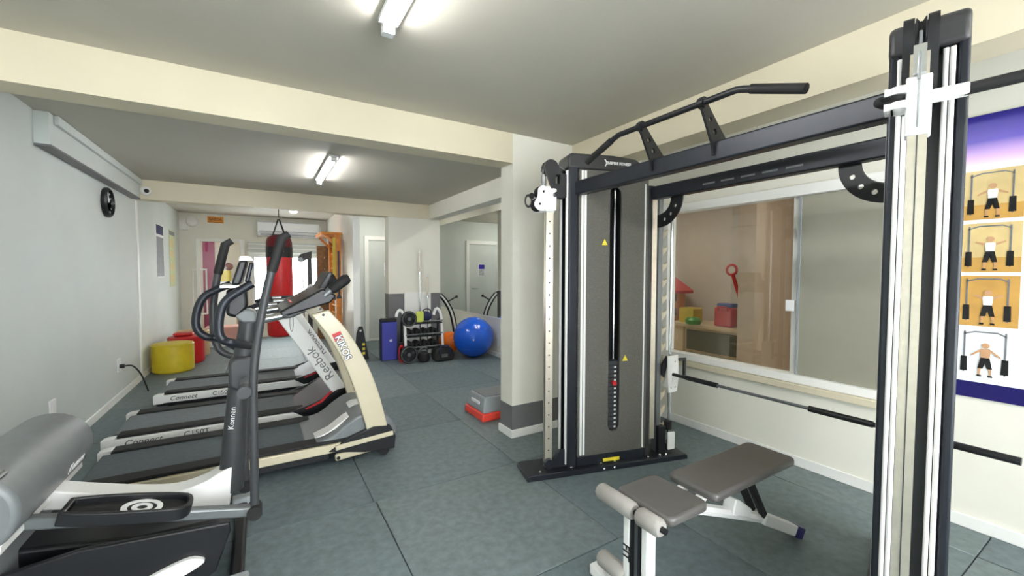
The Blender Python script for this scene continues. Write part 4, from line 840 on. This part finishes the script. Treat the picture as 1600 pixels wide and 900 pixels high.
pr_(Y0, Y0+.36, 1.95, 2.0, 'header_mark', M_inknv, 2)
def fig(yc, z0, h, photo, shirt, arms):
    W2 = .105; g = pr_(yc-W2, yc+W2, z0, z0+h, 'photo', M_photo if photo == 1 else (M_photo2 if photo == 2 else M_paper), 2)
    if photo: pr_(yc-W2, yc+W2, z0, z0+h*.3, 'photo_floor', M_photo2, 3, g)
    F = lambda a, b, t: (-.0045-t, yc-a*.8, z0+b)
    G = lambda a, b, t: (-.0045-t, yc-a*.62, z0+b)
    for a in (-.095, .085):
        MB().prism([(a-.004, .1*h), (a+.004, .1*h), (a+.004, .94*h), (a-.004, .94*h)], F, 0, .0004).build('machine_post', M_inkgy, g); MB().prism([(a-.016, .12*h), (a+.016, .12*h), (a+.014, .42*h), (a-.014, .42*h)], F, .0004, .0008).build('weight_stack', M_ink, g)
    MB().prism([(-.1, .9*h), (-.05, .95*h), (.05, .95*h), (.09, .88*h), (.09, .86*h), (.05, .925*h), (-.05, .925*h), (-.1, .87*h)], F, 0, .0004).build('machine_bar', M_inkgy, g)
    MB().prism([(x/.62, z) for x, z in circ(0, .665*h, .055*h, 12)], G, .0008, .0012).build('head', M_skin, g)
    MB().prism([(-.026, .6*h), (.026, .6*h), (.03, .56*h), (.024, .4*h), (-.024, .4*h), (-.03, .56*h)], G, .0008, .0012).build('shirt', shirt, g)
    MB().prism([(-.03, .59*h), (-.03, .54*h), (-.085, arms*h-.02*h), (-.085, arms*h+.015*h)], G, .0008, .0012).build('arm', M_skin, g); MB().prism([(.03, .59*h), (.03, .54*h), (.085, arms*h-.02*h), (.085, arms*h+.015*h)], G, .0008, .0012).build('arm', M_skin, g)
    MB().prism([(-.025, .42*h), (.025, .42*h), (.042, .2*h), (.012, .2*h), (0, .3*h), (-.012, .2*h), (-.042, .2*h)], G, .0012, .0016).build('shorts', M_ink, g)
    for s in (-1, 1):
        MB().prism([(s*.022, .2*h), (s*.038, .2*h), (s*.036, .07*h), (s*.026, .07*h)], G, .0012, .0016).build('leg', M_skin, g); MB().prism([(s*.018, .07*h), (s*.042, .07*h), (s*.046, .035*h), (s*.018, .035*h)], G, .0016, .002).build('shoe', M_ink, g)
for yc in (.19, -.06):
    fig(yc, 1.66, .255, 1, M_paper, .5); fig(yc, 1.385, .255, 1, M_paper, .62); fig(yc, 1.10, .265, 2, M_paper, .62); fig(yc, .825, .26, 0, M_skin, .45)
